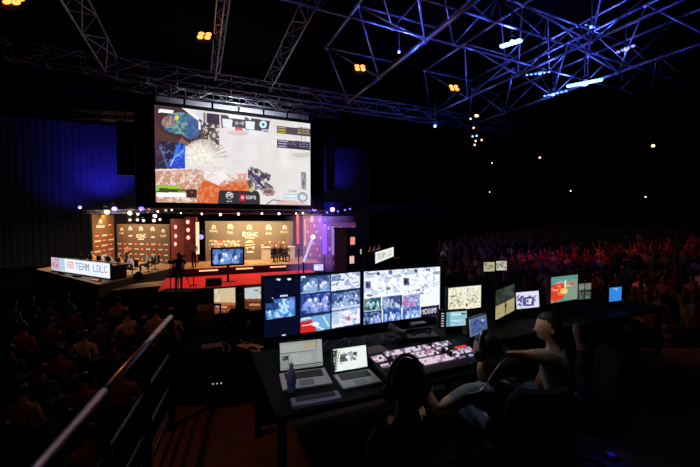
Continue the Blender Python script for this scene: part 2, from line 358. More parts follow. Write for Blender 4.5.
# the big triangulated roof frame at the right: bars between nodes of two layers
def bars(label, segs, r=.055):
    t = thing('roof_frame', label, 'roof frame', segs[0][0], 0); o = Vector(segs[0][0])
    for nm, rr, ss in (('chord', r, [s for s in segs if s[2]]), ('diagonal_brace', r*.6, [s for s in segs if not s[2]])):
        for s in ss[:95]: MB().tube([Vector(s[0])-o, Vector(s[1])-o], rr, 7).build(nm, M_truss, t)
    k = set(); m = MB()
    for s in segs:
        for p in s[:2]:
            q = tuple(round(v, 2) for v in p)
            if q not in k: k.add(q); m.ball(Vector(p)-o, r*1.7, 8)
    m.build('node_balls', M_truss, t); return t
ZL, ZU = 9.55, 11.6
def girder(a, b0, b1, step, lab, off=1.5, r=.055):
    """a deep triangular girder along the stage direction: lower chord at a, upper chords at a-off/a+off"""
    segs = []; n = int(round((b1-b0)/step))
    for i in range(n):
        p, q = b0+i*step, b0+(i+1)*step; mid = (p+q)/2
        segs.append((U(a,p,ZL), U(a,q,ZL), 1))
        for s in (-off, off):
            if i < n-1: segs.append((U(a+s,mid,ZU), U(a+s,mid+step,ZU), 1))
            segs.append((U(a,p,ZL), U(a+s,mid,ZU), 0)); segs.append((U(a,q,ZL), U(a+s,mid,ZU), 0))
        segs.append((U(a-off,mid,ZU), U(a+off,mid,ZU), 0))
    return bars(lab, segs, r)
girder(8.8, 4, 20, 4.0, 'deep triangulated roof girder running diagonally down to the middle of the ceiling', 2.2, .08)
girder(15.2, 2, 20, 3.6, 'blue-lit triangulated roof girder right of the bright blue lamp', 1.9, .065)
girder(19.6, 0, 21, 3.5, 'rightmost blue roof girder sloping up to the right edge', 1.3, .075)
segs = []
for b in (12.0, 10.0):
    for i in range(8):
        a = 1.0+3.1*i
        segs.append((U(a,b,ZL+.15), U(a+3.1,b,ZL+.15), 1))
for i in range(8):
    a = 1.0+3.1*i; segs.append((U(a,12,ZL+.15), U(a+1.55,11,ZU), 0)); segs.append((U(a+1.55,11,ZU), U(a+3.1,12,ZL+.15), 0)); segs.append((U(a,10,ZL+.15), U(a+1.55,11,ZU), 0)); segs.append((U(a+1.55,11,ZU), U(a+3.1,10,ZL+.15), 0))
    segs.append((U(a+1.55,11,ZU), U(a+4.65,11,ZU), 1))
bars('cross girder of the roof with two parallel lower chords', segs, .045)
# warm blinders on their truss
def blinder(px, py, lab, d=None):
    r = (px-350)/F; Y = 15.35/(CU-r*SU); p = at(px, py, Y)
    t = thing('blinder_light', lab, 'stage light', p, TH, 'orange blinders')
    t.rotation_euler = (R(-38), 0, TH*.3)
    MB().box((0,.1,0), (.62,.16,.62), bev=.03).build('housing', M_dark, t)
    for x in (-.14,.14):
        for z in (-.14,.14):
            M = Matrix.Rotation(PI/2, 3, 'X')
            MB().lathe([(.02,0),(.1,.0),(.115,.02),(.115,.06)], (x,.02,z), 14, M).build('lamp_cell', emi('blinder cell', (255,138,66), 3.2), t)
    MB().tube([(-.36,.1,0),(-.36,.1,.55),(.36,.1,.55),(.36,.1,0)], .02, 6).build('yoke', M_dark, t)
    light('POINT', p+Vector((0,-.5,-.3)), 10, (1,.42,.12), size=.2, name='blinder_glow')
for px, py, lab in ((14,1,'orange blinder light at the top left corner'), (204.5,36,'orange four-cell blinder light above the projection screen'), (360,68,'orange blinder light under the middle of the roof'), (454,88,'orange blinder light furthest right')): blinder(px, py, lab)
# moving wash lights with cold blue lenses; the brightest stand for beams on trusses
def wash(px, py, Y, aim, lab, strength=8, rgb=(90,150,255), s=.2, group='blue roof lights', en=120, name='moving_head_light', sc=(1,1), up=None):
    p = at(px, py, Y) if not isinstance(px, Vector) else px
    t = thing(name, lab, 'stage light', p, 0, group)
    d = (Vector(aim)-p).normalized(); q = d.to_track_quat('Z', 'Y').to_matrix()
    MB().lathe([(s*.5,-s*1.5),(s*.9,-s*1.1),(s,-.05),(s*1.02,0),(s*.9,.02)], (0,0,0), 16, q).build('lamp_head', M_black, t)
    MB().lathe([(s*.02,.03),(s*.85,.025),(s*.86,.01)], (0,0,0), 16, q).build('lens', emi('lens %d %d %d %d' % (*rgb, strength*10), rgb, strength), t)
    MB().tube([(-s*1.2,0,-.05),(-s*1.2,0,s*1.7),(s*1.2,0,s*1.7),(s*1.2,0,-.05)], s*.1, 6).build('yoke', M_black, t)
    MB().box((0,0,s*2.0), (s*1.5,s*1.2,s*.6), bev=s*.08).build('base', M_black, t)
    if group == 'blue roof lights': MB().tube([(0,0,s*2.2),(0,0,ZC-p.z)], .018, 6).build('drop_rod', M_dark, t)
    if en: light('SPOT', p+d*.1, en, s2l(rgb), target=aim, size=s*.5, angle=70, name='beam')
    return t
CAMP = Vector((0,0,EYE))
blues = [(399,52,14.7,9,.10,'blue-white roof light left of the bright star-like one'), (512,42,13.9,14,.17,'added blue-white lens for the star-like glare of light at upper right'),
         (540,73,16.8,5,.17,'small cluster-like blue roof light right below the star-like one'), (585,83,18,16,.28,'added blue lens for the long bright glare of light on the rightmost girder'),
         (553,94,19.5,9,.2,'blue roof light at the left end of the long bright one'), (591,27,12.75,7,.09,'small blue roof light near the top right'),
         (626,49,14.4,4,.16,'pale violet roof light at far right'), (435,126,21,10,.16,'blue lamp below the rightmost orange blinder')]
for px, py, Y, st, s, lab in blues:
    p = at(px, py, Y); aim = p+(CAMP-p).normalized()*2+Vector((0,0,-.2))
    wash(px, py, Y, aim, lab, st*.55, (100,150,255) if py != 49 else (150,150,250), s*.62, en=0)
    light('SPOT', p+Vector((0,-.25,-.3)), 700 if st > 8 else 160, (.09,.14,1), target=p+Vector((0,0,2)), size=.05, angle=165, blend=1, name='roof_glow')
light('SPOT', U(15,5,1), 1900, (.09,.06,1), target=U(14,15,10), size=.4, angle=120, name='roof_blue_fill')  # blue fill added from below to tint the roof, no fixture there
light('SPOT', U(5,4,1), 200, (.4,.36,1), target=U(2,15,10), size=.4, angle=120, name='roof_fill')
light('SPOT', U(-6,10,-1), 160, (.25,.3,1), target=U(-4,14,10), size=.4, angle=60, name='roof_fill_left')
# hanging cluster of small lamps
t = thing('hanging_lamp_cluster', 'vertical bar hung with small orange and blue lamps under the roof', 'stage light', at(472,112,20), 0)
MB().tube([(0,0,.6),(0,0,-1.75)], .035).build('pole', M_dark, t)
for k, (px, py, col) in enumerate([(476,116,0),(470,119,0),(473,128,0),(472,136.5,1),(476,136,1),(475,141,0),(481,140,0),(474,145,0)]):
    q = at(px, py, 20)-at(472,112,20); h = MB().lathe([(.1,-.12),(.11,.06),(.09,.08)], q, 10, Matrix.Rotation(R(70+k*9), 3, 'X')); h.tube([q, (0,0,q.z+.1)], .015, 5); h.build('lamp_head', M_black, t)
    MB().ball(q+Vector((0,-.1,-.02)), .055 if k else .08, 8, (1.6 if k == 0 else 1,1,1)).build('bulb', emi('tiny blue', (110,160,255), 4) if col else emi('tiny orange', (255,190,140), 3 if k in (0,2,5) else 1), t)
# speakers (line arrays)
def line_array(px0, px1, py0, py1, b, lab, n):
    pa, pb = hp((px0+px1)/2, py0, b), hp((px0+px1)/2, py1, b); wd = (px1-px0)/F*pa.y; H = pa.z-pb.z
    t = thing('line_array_speaker', lab, 'speaker', (pa.x,pa.y,pb.z), TH, None)
    for k in range(n):
        z = H*(k+.5)/n; mb = MB().box((0,0,z), (wd,.5,H/n*.94), rx=R(4*(k-n/2)*.3), bev=.03); mb.build('speaker_box', M_black, t)
    MB().tube([(0,0,H), (0,0,ZC-pb.z)], .03).build('hoist_chain', M_dark, t)
line_array(118,132,122,176,26, 'tall black speaker array hanging left of the projection screen before the blue drape', 7)
line_array(327,334,135,190,26, 'slim black speaker array hanging right of the projection screen', 8)
# drapes behind, lit blue
def drape(a0, a1, b, z0, z1, lab):
    m = MB(); n = 90; top = []; bot = []
    for i in range(n+1):
        a = a0+(a1-a0)*i/n; bb = b+.1*math.sin(i*1.9)
        top.append(Vector((a,bb,z1))); bot.append(Vector((a,bb,z0)))
    rings = [[p for p in bot]+[p+Vector((0,.06,0)) for p in bot[::-1]], [p for p in top]+[p+Vector((0,.06,0)) for p in top[::-1]]]
    m.loft(rings, caps=False); o = m.build('backdrop_drape', mat('back drape', (42,42,54), .9, scale=2)); o.rotation_euler.z = TH
    return tag(o, lab, 'curtain')
drape(-19, -5.5, 38.6, -2, 11, 'tall dark curtain washed blue, left behind the projection screen')
drape(10, 20, 38.6, -2, 11, 'tall dark curtain with blue streaks, right behind the projection screen')
for px, py, e, an, dz in ((104,168,900,70,2.6),(70,178,200,70,2.4),(133,165,260,40,2.6),(326,172,420,34,3.2),(341,170,300,30,3.0),(326,196,120,60,2)):
    q = hp(px, py, 38.5); light('SPOT', q+Vector((.4067*2.6,-.9135*2.6,-dz)), e*2.6, (.04,.03,1), target=q, size=.3, angle=min(150, an+40), blend=1, name='drape_wash')
def flare(P, Q, n, rad, col, st, lab, e):  # glowing row added in place of light beams hitting the roof trusses
    t = thing('truss_flare', lab, 'stage light', P, 0, 'blue LED battens in the roof'); d0 = Q-P
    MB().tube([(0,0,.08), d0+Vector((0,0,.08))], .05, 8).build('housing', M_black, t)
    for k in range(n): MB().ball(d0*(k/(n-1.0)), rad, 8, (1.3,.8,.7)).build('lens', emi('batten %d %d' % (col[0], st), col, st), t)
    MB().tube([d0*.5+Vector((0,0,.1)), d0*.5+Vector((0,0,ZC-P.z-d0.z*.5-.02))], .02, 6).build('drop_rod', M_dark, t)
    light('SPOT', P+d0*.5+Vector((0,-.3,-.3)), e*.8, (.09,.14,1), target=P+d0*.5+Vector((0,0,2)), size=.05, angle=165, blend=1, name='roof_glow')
flare(at(569,86,18.3), at(600,80,17.6), 9, .12, (110,160,255), 6, 'long blue LED batten glowing along the rightmost roof girder', 900)
flare(at(545,96,19.0), at(566,91,18.5), 6, .07, (80,120,255), 4, 'dimmer blue LED batten just left of the long one', 400)
flare(at(503,46,14.2), at(519,41,13.7), 5, .11, (120,170,255), 7, 'short bright blue LED batten beside the star-like roof light', 500)
flare(at(527,75,16.8), at(549,72,16.4), 6, .05, (90,130,255), 4, 'thin blue LED batten between the star-like light and the long batten', 200)
flare(at(618,52,14.6), at(633,46,14.2), 4, .07, (120,110,230), 2, 'violet LED batten at far right of the roof', 120)
flare(at(586,25,12.9), at(598,29,12.9), 4, .04, (70,100,255), 3, 'small blue LED batten near the top right of the roof', 120)


light('SPOT', U(2.4,20.6,7.6), 1500, (.85,.88,1), target=U(2.4,23,9.4), size=.2, angle=130, blend=1, name='casing_fill')
# ================================================================ STAGE
M_tan = mat('stage boards', (178,140,96), .6, scale=3); M_red = mat('red carpet', (205,22,26), .8, scale=4); M_fascia = mat('stage skirt', (20,18,18), .7)
def stage_box(name, lab, cat, poly, z0, z1, mtop, parts=True):
    """poly in world xy"""
    t = thing(name, lab, cat, (poly[0][0], poly[0][1], z0), 0); o = Vector((poly[0][0], poly[0][1], 0))
    P = [Vector((p[0], p[1], 0))-o for p in poly]
    MB().prism(P, 0, z1-z0-.04).build('skirt', M_fascia, t); MB().prism(P, z1-z0-.04, z1-z0).build('deck', mtop, t); return t
def hpoly(a0, a1, b0, b1): return [U(a0,b0), U(a1,b0), U(a1,b1), U(a0,b1)]
cs = stage_box('stage_platform', 'central stage with tan boards under the projection screen', 'stage', hpoly(-.9,8.2,23.6,28), AF, -1.0, M_tan)
rc = stage_box('stage_apron', 'low red carpeted stage apron in front of the central stage', 'stage', hpoly(-1.9,7.3,19.3,23.58), AF, -1.5, M_red)
for px0, px1, k in ((199,218,0),(236,253,1),(270,286,2)):
    p, q = hp(px0, 268, 23.57), hp(px1, 268, 23.57)
    t = MB().box((0,-.02,0), ((q-p).length,.04,.09), bev=.01).build('step_light', emi('step light', (255,170,120), 1.6))
    t.location = ((p.x+q.x)/2, (p.y+q.y)/2, -1.16); t.rotation_euler.z = TH
    tag(t, ('left','middle','right')[k]+' of three warm light strips along the front edge of the central stage', 'light strip', 'stage edge lights')
# printed walls
def printed_wall(name, lab, P0, P1, z0, z1, canvas, depth=.12):
    P0, P1 = Vector(P0), Vector(P1); d = P1-P0; L = math.hypot(d.x, d.y)
    t = thing(name, lab, 'printed wall', ((P0.x+P1.x)/2, (P0.y+P1.y)/2, z0), math.atan2(d.y, d.x))
    MB().box((0,depth/2+.005,(z1-z0)/2), (L+.06,depth,z1-z0+.04)).build('panel_frame', M_dark, t)
    canvas.build('print', L, z1-z0, M_print, t); return t
def logo(c, x, y, r, col, dark):     # round head with stripes
    c.ell(x, y, r, r, col); c.line(x-r, y-r*.2, x+r, y-r*.5, r*.28, dark); c.line(x-r, y+r*.35, x+r*.9, y+r*.05, r*.25, dark); c.ell(x, y+r*.75, r*.5, r*.3, dark)
# centre wall, zoom frame 180,195 x4.375
c = Canvas(320, 150, [(115,113),(490,108),(490,262),(115,292)], (112,100,84))
W = (238,228,205); D = (96,86,72)
for x, y, r in ((153,140,10),(226,138,13),(308,139,12),(390,138,13),(456,136,10)): logo(c, x, y, r, W, D)
for x, y, w_ in ((135,152,38),(213,157,26),(377,157,26),(441,150,32)): c.text('ESWC', x, y, w_/4, 9, W)
c.text('ESWC', 279, 158, 17, 18, (250,246,236)); c.rect(288,180,330,184,W)
logo(c, 310, 214, 22, (206,190,160), D); c.rect(297,240,325,246,W)
for j, y in enumerate((197,212,226,240)):
    for i in range(7):
        x = 132+i*20+(j % 2)*8; c.rect(x, y, x+9+(i*7+j*3) % 5, y+6, ((240,190,130),(238,228,205),(214,70,50))[(i+j) % 3])
        x = 352+i*19+(j % 2)*6; c.rect(x, y-2, x+8+(i*5+j) % 5, y+4, ((200,44,34),(226,90,70),(238,220,190))[(i+2*j) % 3])
c.scribble(130,195,270,238,(246,214,170),30,4,6,.8,sz=.06); logo(c, 238, 210, 14, W, D); logo(c, 165, 212, 13, (236,200,150), D)
printed_wall('sponsor_wall', 'brown central backdrop with white ESWC letters and round head logos', U(.45,27.5), U(7.1,27.5), -1.0, 2.02, c)
# left pod walls, zoom frame 85,200 x7.78
c = Canvas(300, 160, [(245,170),(660,190),(665,480),(245,455)], (86,66,50))
for x, y, r in ((288,214,13),(360,212,16),(446,216,17),(536,222,16),(615,238,14)): logo(c, x, y, r, W, (80,60,46))
c.text('ESWC', 412, 256, 19, 26, (250,246,236)); c.text('ESWC', 268, 238, 10, 12, W); c.text('ESWC', 592, 264, 12, 16, W); c.rect(345,262,376,270,W); c.rect(524,276,552,284,W); c.rect(422,290,468,297,W)
for j, y in enumerate((318,356,396,434)):
    for i in range(9):
        x = 256+i*46+(j % 2)*6; rr = (i+j) % 2
        if rr: c.ell(x+8, y+10+i, 13, 11, (176,38,34)); c.rect(x+2, y+8+i, x+14, y+12+i, W)
        else: c.rect(x-6, y+5+i, x+24, y+14+i, (222,206,190)); c.rect(x+2, y+8+i, x+10, y+11+i, (120,60,50))
Q1, Q0 = at(169.8,240,26), at(117,240,29.4); Q1.z = Q0.z = 0
printed_wall('sponsor_wall', 'left team backdrop, brown with ESWC letters over rows of red and white sponsor marks', Q0, Q1, -1.3, 1.78, c)
c = Canvas(100, 180, [(60,115),(225,115),(240,400),(70,390)], (128,98,62))
logo(c, 118, 156, 15, W, (120,90,56)); c.rect(90,176,150,190,W); c.rect(98,178,142,182,(160,130,90)); c.ell(190,176,20,16,(176,38,34)); c.rect(178,172,202,180,W)
for j, y in enumerate((232,262,292,322,352)):
    for i in range(3):
        x = 78+i*52
        if (i+j) % 2: c.rect(x, y, x+44, y+10, W)
        else: c.ell(x+18, y+4, 20, 13, (176,38,34)); c.rect(x+6, y+1, x+30, y+7, W)
L0, L1 = at(92.7,240,26.6), at(114.5,240,29.4); L0.z = L1.z = 0
printed_wall('sponsor_wall', 'narrow warm-lit side backdrop at the far left end of the left team stage', L0, L1, -1.3, 2.55, c)
# right pod walls
c = Canvas(90, 100, [(0,0),(100,0),(100,120),(0,120)], (116,84,58))
for j in range(8):
    for i in range(6): c.ell(9+i*16+(j % 2)*4, 14+j*14, 4.5, 4, ((200,50,40),(236,214,190),(180,60,110))[(i*2+j) % 3])
c.ell(50,12,9,8,W)
R0, R1 = at(303,240,27), at(322,240,25.6); R0.z = R1.z = 0
printed_wall('sponsor_wall', 'tall dotted sponsor backdrop right of the central stage behind the purple haze', R0, R1, -1.3, 2.55, c)
c = Canvas(110, 80, [(0,0),(140,0),(140,100),(0,100)], (82,58,58))
for j in range(6):
    for i in range(8): c.ell(10+i*17+(j % 2)*4, 12+j*16, 4.5, 4, ((200,50,60),(230,214,220),(120,70,170))[(i+j) % 3])
R2, R3 = at(322.5,240,25.3), at(356,240,23.6); R2.z = R3.z = 0
printed_wall('sponsor_wall', 'wide dotted sponsor backdrop ending behind the black booth', R2, R3, -1.3, 1.9, c)
# x between the stages
def disc_wall(lab, px0, px1, pyt, Y0, Y1, discs, mcol):
    A, B = at(px0,250,Y0), at(px1,250,Y1); d = B-A; L = math.hypot(d.x, d.y); zt = at(px0,pyt,Y0).z
    t = thing('light_disc_wall', lab, 'decor panel', ((A.x+B.x)/2, (A.y+B.y)/2, -1.5), math.atan2(d.y, d.x))
    MB().box((0,.1,(zt+1.5)/2), (L,.15,zt+1.5)).build('panel', mcol, t)
    for px, py in discs:
        f = (px-px0)/(px1-px0); Y = Y0+(Y1-Y0)*f; z = at(px,py,Y).z+1.5
        MB().lathe([(.02,0),(.12,.0),(.15,.03),(.15,.06)], (-L/2+L*f,-.03,z), 16, Matrix.Rotation(PI/2, 3, 'X')).build('light_disc', emi('pink disc', (255,178,165), 1.6), t)
M_redwall = mat('deep red panel', (120,12,18), .7)
disc_wall('deep red panel with oval pink lights right of the left team backdrop', 170.5, 184, 219, 26, 25, [(177,227),(177,236),(176.5,244)], M_redwall)
disc_wall('deep red panel with round pink lights beside the vertical light tube', 184.3, 196, 217, 24.8, 24.4, [(189,222),(189.2,230),(189.3,237.5)], M_redwall)
def tube_light(px, py0, py1, Y, lab, rgb, st, wd=.09):
    a, b = at(px,py0,Y), at(px,py1,Y); t = thing('light_tube', lab, 'stage light', (a.x,a.y,b.z), 0)
    MB().tube([(0,0,0),(0,0,a.z-b.z)], wd, 10).build('tube', emi('tube %d %d' % (rgb[1], px), rgb, st), t)
    MB().box((0,.06,(a.z-b.z)/2), (wd*1.4,.1,a.z-b.z+.1)).build('housing', M_dark, t)
    MB().tube([(0,.06,0),(0,.06,-1.5-b.z)], .03).build('stand', M_dark, t)
    MB().lathe([(.2,0),(.2,.03)], (0,.06,-1.5-b.z), 12).build('base', M_dark, t)
tube_light(197.3,222,254,24.0,'tall cream vertical light tube left of the central backdrop',(255,196,150),1.5,.11)
tube_light(297.7,214,244,25.2,'tall orange-red vertical light tube right of the central backdrop',(255,90,60),1.3,.09)
tube_light(305,219,246,24.2,'thin cream vertical light tube right of the orange-red one',(255,200,190),.9,.05)
tube_light(324.6,224,254,22.6,'purple vertical light tube in the purple haze',(120,70,255),2.0,.14)
tube_light(333,226,255,22.4,'dim lilac vertical light tube left of the black booth',(170,140,230),.8,.10)
a, b = at(303.5,262,21), at(313,237,22.6)
t = thing('light_bar', 'slanting bright white-blue light bar in the purple haze', 'stage light', a, 0); MB().tube([(0,0,0), b-a], .07, 8).build('tube', emi('slant bar', (170,190,255), 1.3), t); MB().tube([(0,0,0),(0,0,-1.5-a.z)], .04).build('stand', M_dark, t)
MB().ball(b-a, .16, 10).build('lamp_head', emi('slant head', (225,215,255), 2.2), t)
# front lighting truss over the stage with small lamps
pL, pR = hp(140,211,22.85), hp(318,210,22.85)
truss('black lighting truss just under the projection screen', U(-3.5,22.75,2.62), U(9.2,22.75,2.62), .28, .6, .02, group=None)
for k, (px, py, s) in enumerate([(172,210,.7),(181,213,.6),(202,213.8,.8),(220.5,214.5,1.1),(238.5,214,1.1),(262,213.6,.9),(279,213.6,1.1),(296,213.4,.7),(303,213,.9),(158,211.5,.8)]):
    p = hp(px, py, 22.6)
    wash(p, None, None, p+Vector((.0,-1,-.15)), 'small warm spotlight under the projection screen, '+['second from left','third from left','above the cream light tube','above the left half of the central backdrop','above the middle of the central backdrop','right of the middle of the central backdrop','above the right end of the central backdrop','second from right','rightmost of the row','leftmost of the row'][k], 5, (255,226,190), .085*s, 'front truss spotlights', 0, 'spotlight')
# left pod truss lamps
lt = at(84,217,27.6); rt = at(170,219,24.5)
truss('short black truss of warm lamps above the left team stage', (lt.x,lt.y,2.75), (rt.x,rt.y,2.75), .25, .6, .02, group=None)
M_warm = None
for k, (px, py, s, col) in enumerate([(107,212,1.9,(255,214,130)),(130,213,1.6,(255,226,170)),(130,220,1.0,(255,220,180)),(138,214,1,(240,235,240)),(137.5,220,1,(255,230,190)),(143.5,220.5,1,(255,220,180)),(149,209.5,.8,(255,150,150)),(155,216,1.3,(235,225,225)),(154,220.5,1.2,(255,225,190)),(166,210,1,(255,200,190)),(160,219.5,.9,(255,215,190))]):
    Y = 27.2-(px-90)*.03; p = at(px, py, Y)
    wash(p, None, None, p+Vector((.4,-1,-.2)), 'warm spotlight above the left team stage, '+['biggest and leftmost','second biggest, above the ESWC letters','just below the second biggest','pale, right of the second biggest','low, fourth in the lower row','low, right of the pale ones','small pink one up high','large pale one at right','lower large one at right','pink-white one at the right end','lowest at the right end'][k], 6 if s > 1.2 else 2.5, col, .11*s, 'left team stage spotlights', 0, 'spotlight')
for k, (px, py, Y, s) in enumerate([(80,207.5,27,.13),(114.5,209,26.5,.2),(141.5,208.5,25.5,.2),(314.5,209,24.5,.19),(332.5,209.5,24,.19),(201,237,24.3,.2),(327,212.5,24,.08),(338,211.5,24,.07),(345,210,24,.07),(350,209,24,.07)]):
    p = at(px, py, Y); lb = ['leftmost blue-violet beam light, alone at far left','blue-violet beam light above the left team stage, nearer the left','blue-violet beam light above the left team stage, nearer the screen','blue-violet beam light at the lower right corner of the projection screen','blue-violet beam light right of the projection screen corner','violet lamp beside the cream light tube','tiny violet lamp left of the tiny row','tiny violet lamp, second of the tiny row','tiny violet lamp, third of the tiny row','tiny violet lamp at the right end of the tiny row'][k]
    wash(p, None, None, p+(CAMP-p).normalized(), lb, 9 if k < 5 else 3, (120,96,255), s, 'violet beam lights', 0)
    if k < 5: light('POINT', p+Vector((0,-.3,.1)), 12, (.25,.15,1), size=.1, name='beam_glow')
# stage lighting
def dn_(A, B):
    r = math.atan2((B-A).y, (B-A).x); return Vector((-math.sin(r), math.cos(r), 0))
def arealight(loc, target, e, rgb, s, sy=None): light('AREA', loc, e, rgb, target, size=s, sy=sy, name='stage_wash')
arealight(U(3.8,25.2,2.4), U(3.8,27.5,.6), 330, (1,.74,.42), 5.5, .4)
arealight(U(3.8,25.0,3.0), U(3.8,25.3,-1), 200, (1,.7,.4), 6, 1)
mid = (Q0+Q1)/2; nrm = Vector((-(Q1-Q0).y, (Q1-Q0).x, 0)).normalized(); nrm = -nrm if nrm.y > 0 else nrm
arealight(mid+nrm*1.3+Vector((0,0,2.6)), mid+Vector((0,0,.6)), 260, (1,.7,.4), 6, .4)
arealight(mid+nrm*3.5+Vector((0,0,3.4)), mid+nrm*3.0+Vector((0,0,-1)), 420, (1,.76,.5), 6, 2)
light('SPOT', L0.lerp(L1,.5)+Vector((2.2,-2.2,2.4)), 130, (1,.72,.36), target=L0.lerp(L1,.5)+Vector((0,0,1.4)), size=.2, angle=70, name='stage_wash')
light('SPOT', U(1.5,20,7.5), 2300, (1,.04,.04), target=U(1,21.4,-1.5), size=.3, angle=46, name='red_wash')
light('SPOT', U(5.5,19,7.5), 700, (1,.16,.25), target=U(5.0,21.4,-1.5), size=.3, angle=40, name='red_wash')
light('SPOT', U(8,19.5,7.5), 3600, (.36,.1,1), target=U(7.6,21.6,-1.5), size=.3, angle=44, name='violet_wash')
light('SPOT', at(318,205,22.5), 500, (.3,.1,1), target=at(318,262,23.5), size=.2, angle=60, name='violet_wash')
arealight((R0+R1)/2+Vector((-.9,-1.6,3.2)), (R0+R1)/2+Vector((0,0,.5)), 50, (1,.66,.5), 2, .4)
arealight((R2+R3)/2+Vector((-1.2,-1.8,3.2)), (R2+R3)/2+Vector((0,0,.3)), 50, (.75,.45,1), 3, .4)
light('SPOT', at(183,215,23)+Vector((0,-1.2,.5)), 90, (1,.06,.05), target=at(183,240,25), size=.2, angle=90, name='red_wash')
# haze around the purple lamps
hz = MB().box((0,0,1.9), (4.0,3.2,3.8)).build('haze', bpy.data.materials.new('violet haze')); m = hz.data.materials[0]; m.use_nodes = True; nt = m.node_tree
nt.nodes.remove(nt.nodes['Principled BSDF']); vs = nt.nodes.new('ShaderNodeVolumeScatter'); vs.inputs['Density'].default_value = .07
gr = nt.nodes.new('ShaderNodeTexNoise'); gr.inputs['Scale'].default_value = .8; mm = nt.nodes.new('ShaderNodeMath'); mm.operation = 'MULTIPLY'; mm.inputs[1].default_value = .22
nt.links.new(gr.outputs['Fac'], mm.inputs[0]); nt.links.new(mm.outputs[0], vs.inputs['Density']); nt.links.new(vs.outputs['Volume'], nt.nodes['Material Output'].inputs['Volume'])
q = at(319,250,23.2); hz.location = (q.x,q.y,-1.45); hz.rotation_euler.z = TH
tag(hz, 'purple stage haze right of the central stage', 'haze', kind='stuff')
light('SPOT', q+Vector((.55,-.2,5.2)), 5000, (.26,.1,1), target=q+Vector((0,0,-1.5)), size=.05, angle=30, name='haze_beam')
light('SPOT', q+Vector((-.6,0,5.2)), 700, (.5,.2,.8), target=q+Vector((-1,0,-1.5)), size=.05, angle=40, name='haze_beam')

# left team stage
za = -1.3
pf = [at_z(98.3,284.5,za), at_z(171.7,268,za), at(172,262,27.6), at(100,250,30), at_z(36,269,za)]
stage_box('stage_platform', 'left team stage with a tan floor reaching forward in a corner', 'stage', [(p.x,p.y) for p in pf], AF, za, mat('left stage boards', (150,120,84), .65, scale=3))
zs = -1.75; ps = [at_z(112,290.5,zs), at_z(171,284.5,zs), at_z(171,280,zs), at_z(118,285.5,zs)]
stage_box('stage_step', 'low tan step beside the front corner of the left team stage', 'step', [(p.x,p.y) for p in ps], AF, zs, M_tan)
# team desk with lit sign
D0, D1 = at(51.4,257,22.4), at(109.9,265,18.9); dd = D1-D0; DL = math.hypot(dd.x,dd.y); drz = math.atan2(dd.y,dd.x)
def team_desk(lab, D0, D1, ztop, canvas, H=.84):
    dd = D1-D0; L = math.hypot(dd.x,dd.y); rz = math.atan2(dd.y,dd.x)
    t = thing('team_desk', lab, 'desk', ((D0.x+D1.x)/2, (D0.y+D1.y)/2, za), rz)
    h = ztop-za; canvas.build('sign_display', L, H, M_scr, t, Matrix.Translation((0,-.012,h-H)))
    MB().box((0,.05,h/2), (L+.1,.1,h)).build('front_panel', M_black, t)
    MB().box((0,.45,h-.14), (L+.1,.8,.05)).build('desk_top', M_black, t)
    for x in (-1,1): MB().box((x*(L/2+.02),.45,h/2-.08), (.05,.8,h-.16)).build('side_panel', M_black, t)
    return t
c = Canvas(230, 34, [(100,147),(612,215),(612,345),(100,262)], (226,232,244))
c.poly([(100,147),(218,163),(225,275),(100,262)], (170,196,214)); c.poly([(104,150),(165,158),(180,270),(104,262)], (196,170,190), .8); c.scribble(108,160,170,250,(196,40,60),14,2,7,.8,sz=.2); c.text('TLW', 112, 205, 18, 30, (190,40,64), .15); c.text('LDLC', 112, 180, 14, 15, (214,120,140), .15)
for dx in (0,):
    c.rect(246,190,298,200,(214,130,140),.12); c.rect(246,215,298,224,(214,130,140),.12); c.rect(246,240,298,248,(214,130,140),.12)
    for x in (246,270,292): c.rect(x,190,x+6,248,(220,140,150),.12)
c.text('TEAM LDLC', 316, 200, 31, 62, (110,122,150), .135)
team_desk('long black team desk with a white lit sign reading TEAM LDLC', D0, D1, -.37, c)
for k, (px, py) in enumerate([(62,273.8),(77,277),(97,280.8)]):   # floor lamps before the sign
    p = at_z(px, py, za); t = thing('floor_wash_light', ['dark low lamp on the stage lip below the left end of the team sign','dark low lamp on the stage lip below the middle of the team sign','lit orange low lamp on the stage lip below the right end of the team sign'][k], 'stage light', p, drz)
    MB().box((0,0,.07), (.75,.16,.1), bev=.02).build('housing', M_black, t)
    MB().box((0,-.075,.075), (.66,.02,.05)).build('lens', emi('foot light', (255,150,60), 1.2) if k == 2 else mat('dark glass', (30,32,36), .2), t)
# right team desk
c = Canvas(140, 34, [(0,0),(100,0),(100,22),(0,22)], (226,230,222)); c.text('TEAM', 8, 5, 11, 12, (110,118,116)); c.text('LDLC'[:3], 62, 5, 10, 12, (120,126,126))
E0, E1 = at(375.2,256,24), at(393.5,248,29.2)
stage_box('stage_platform', 'right team stage, small and far, beyond the black booth', 'stage', [(p.x,p.y) for p in (at_z(366,266.5,za), at_z(401,257.5,za), at(392,250,32), at(362,250,29.5))], AF, za, M_tan)
c2 = c; team_desk('team desk with a white lit sign on the far right team stage', E0, E1, -.2, c2, .8)
light('SPOT', at(380,225,25)+Vector((0,-1,2)), 260, (1,.62,.32), target=at(380,252,27.5), size=.3, angle=70, name='stage_wash')
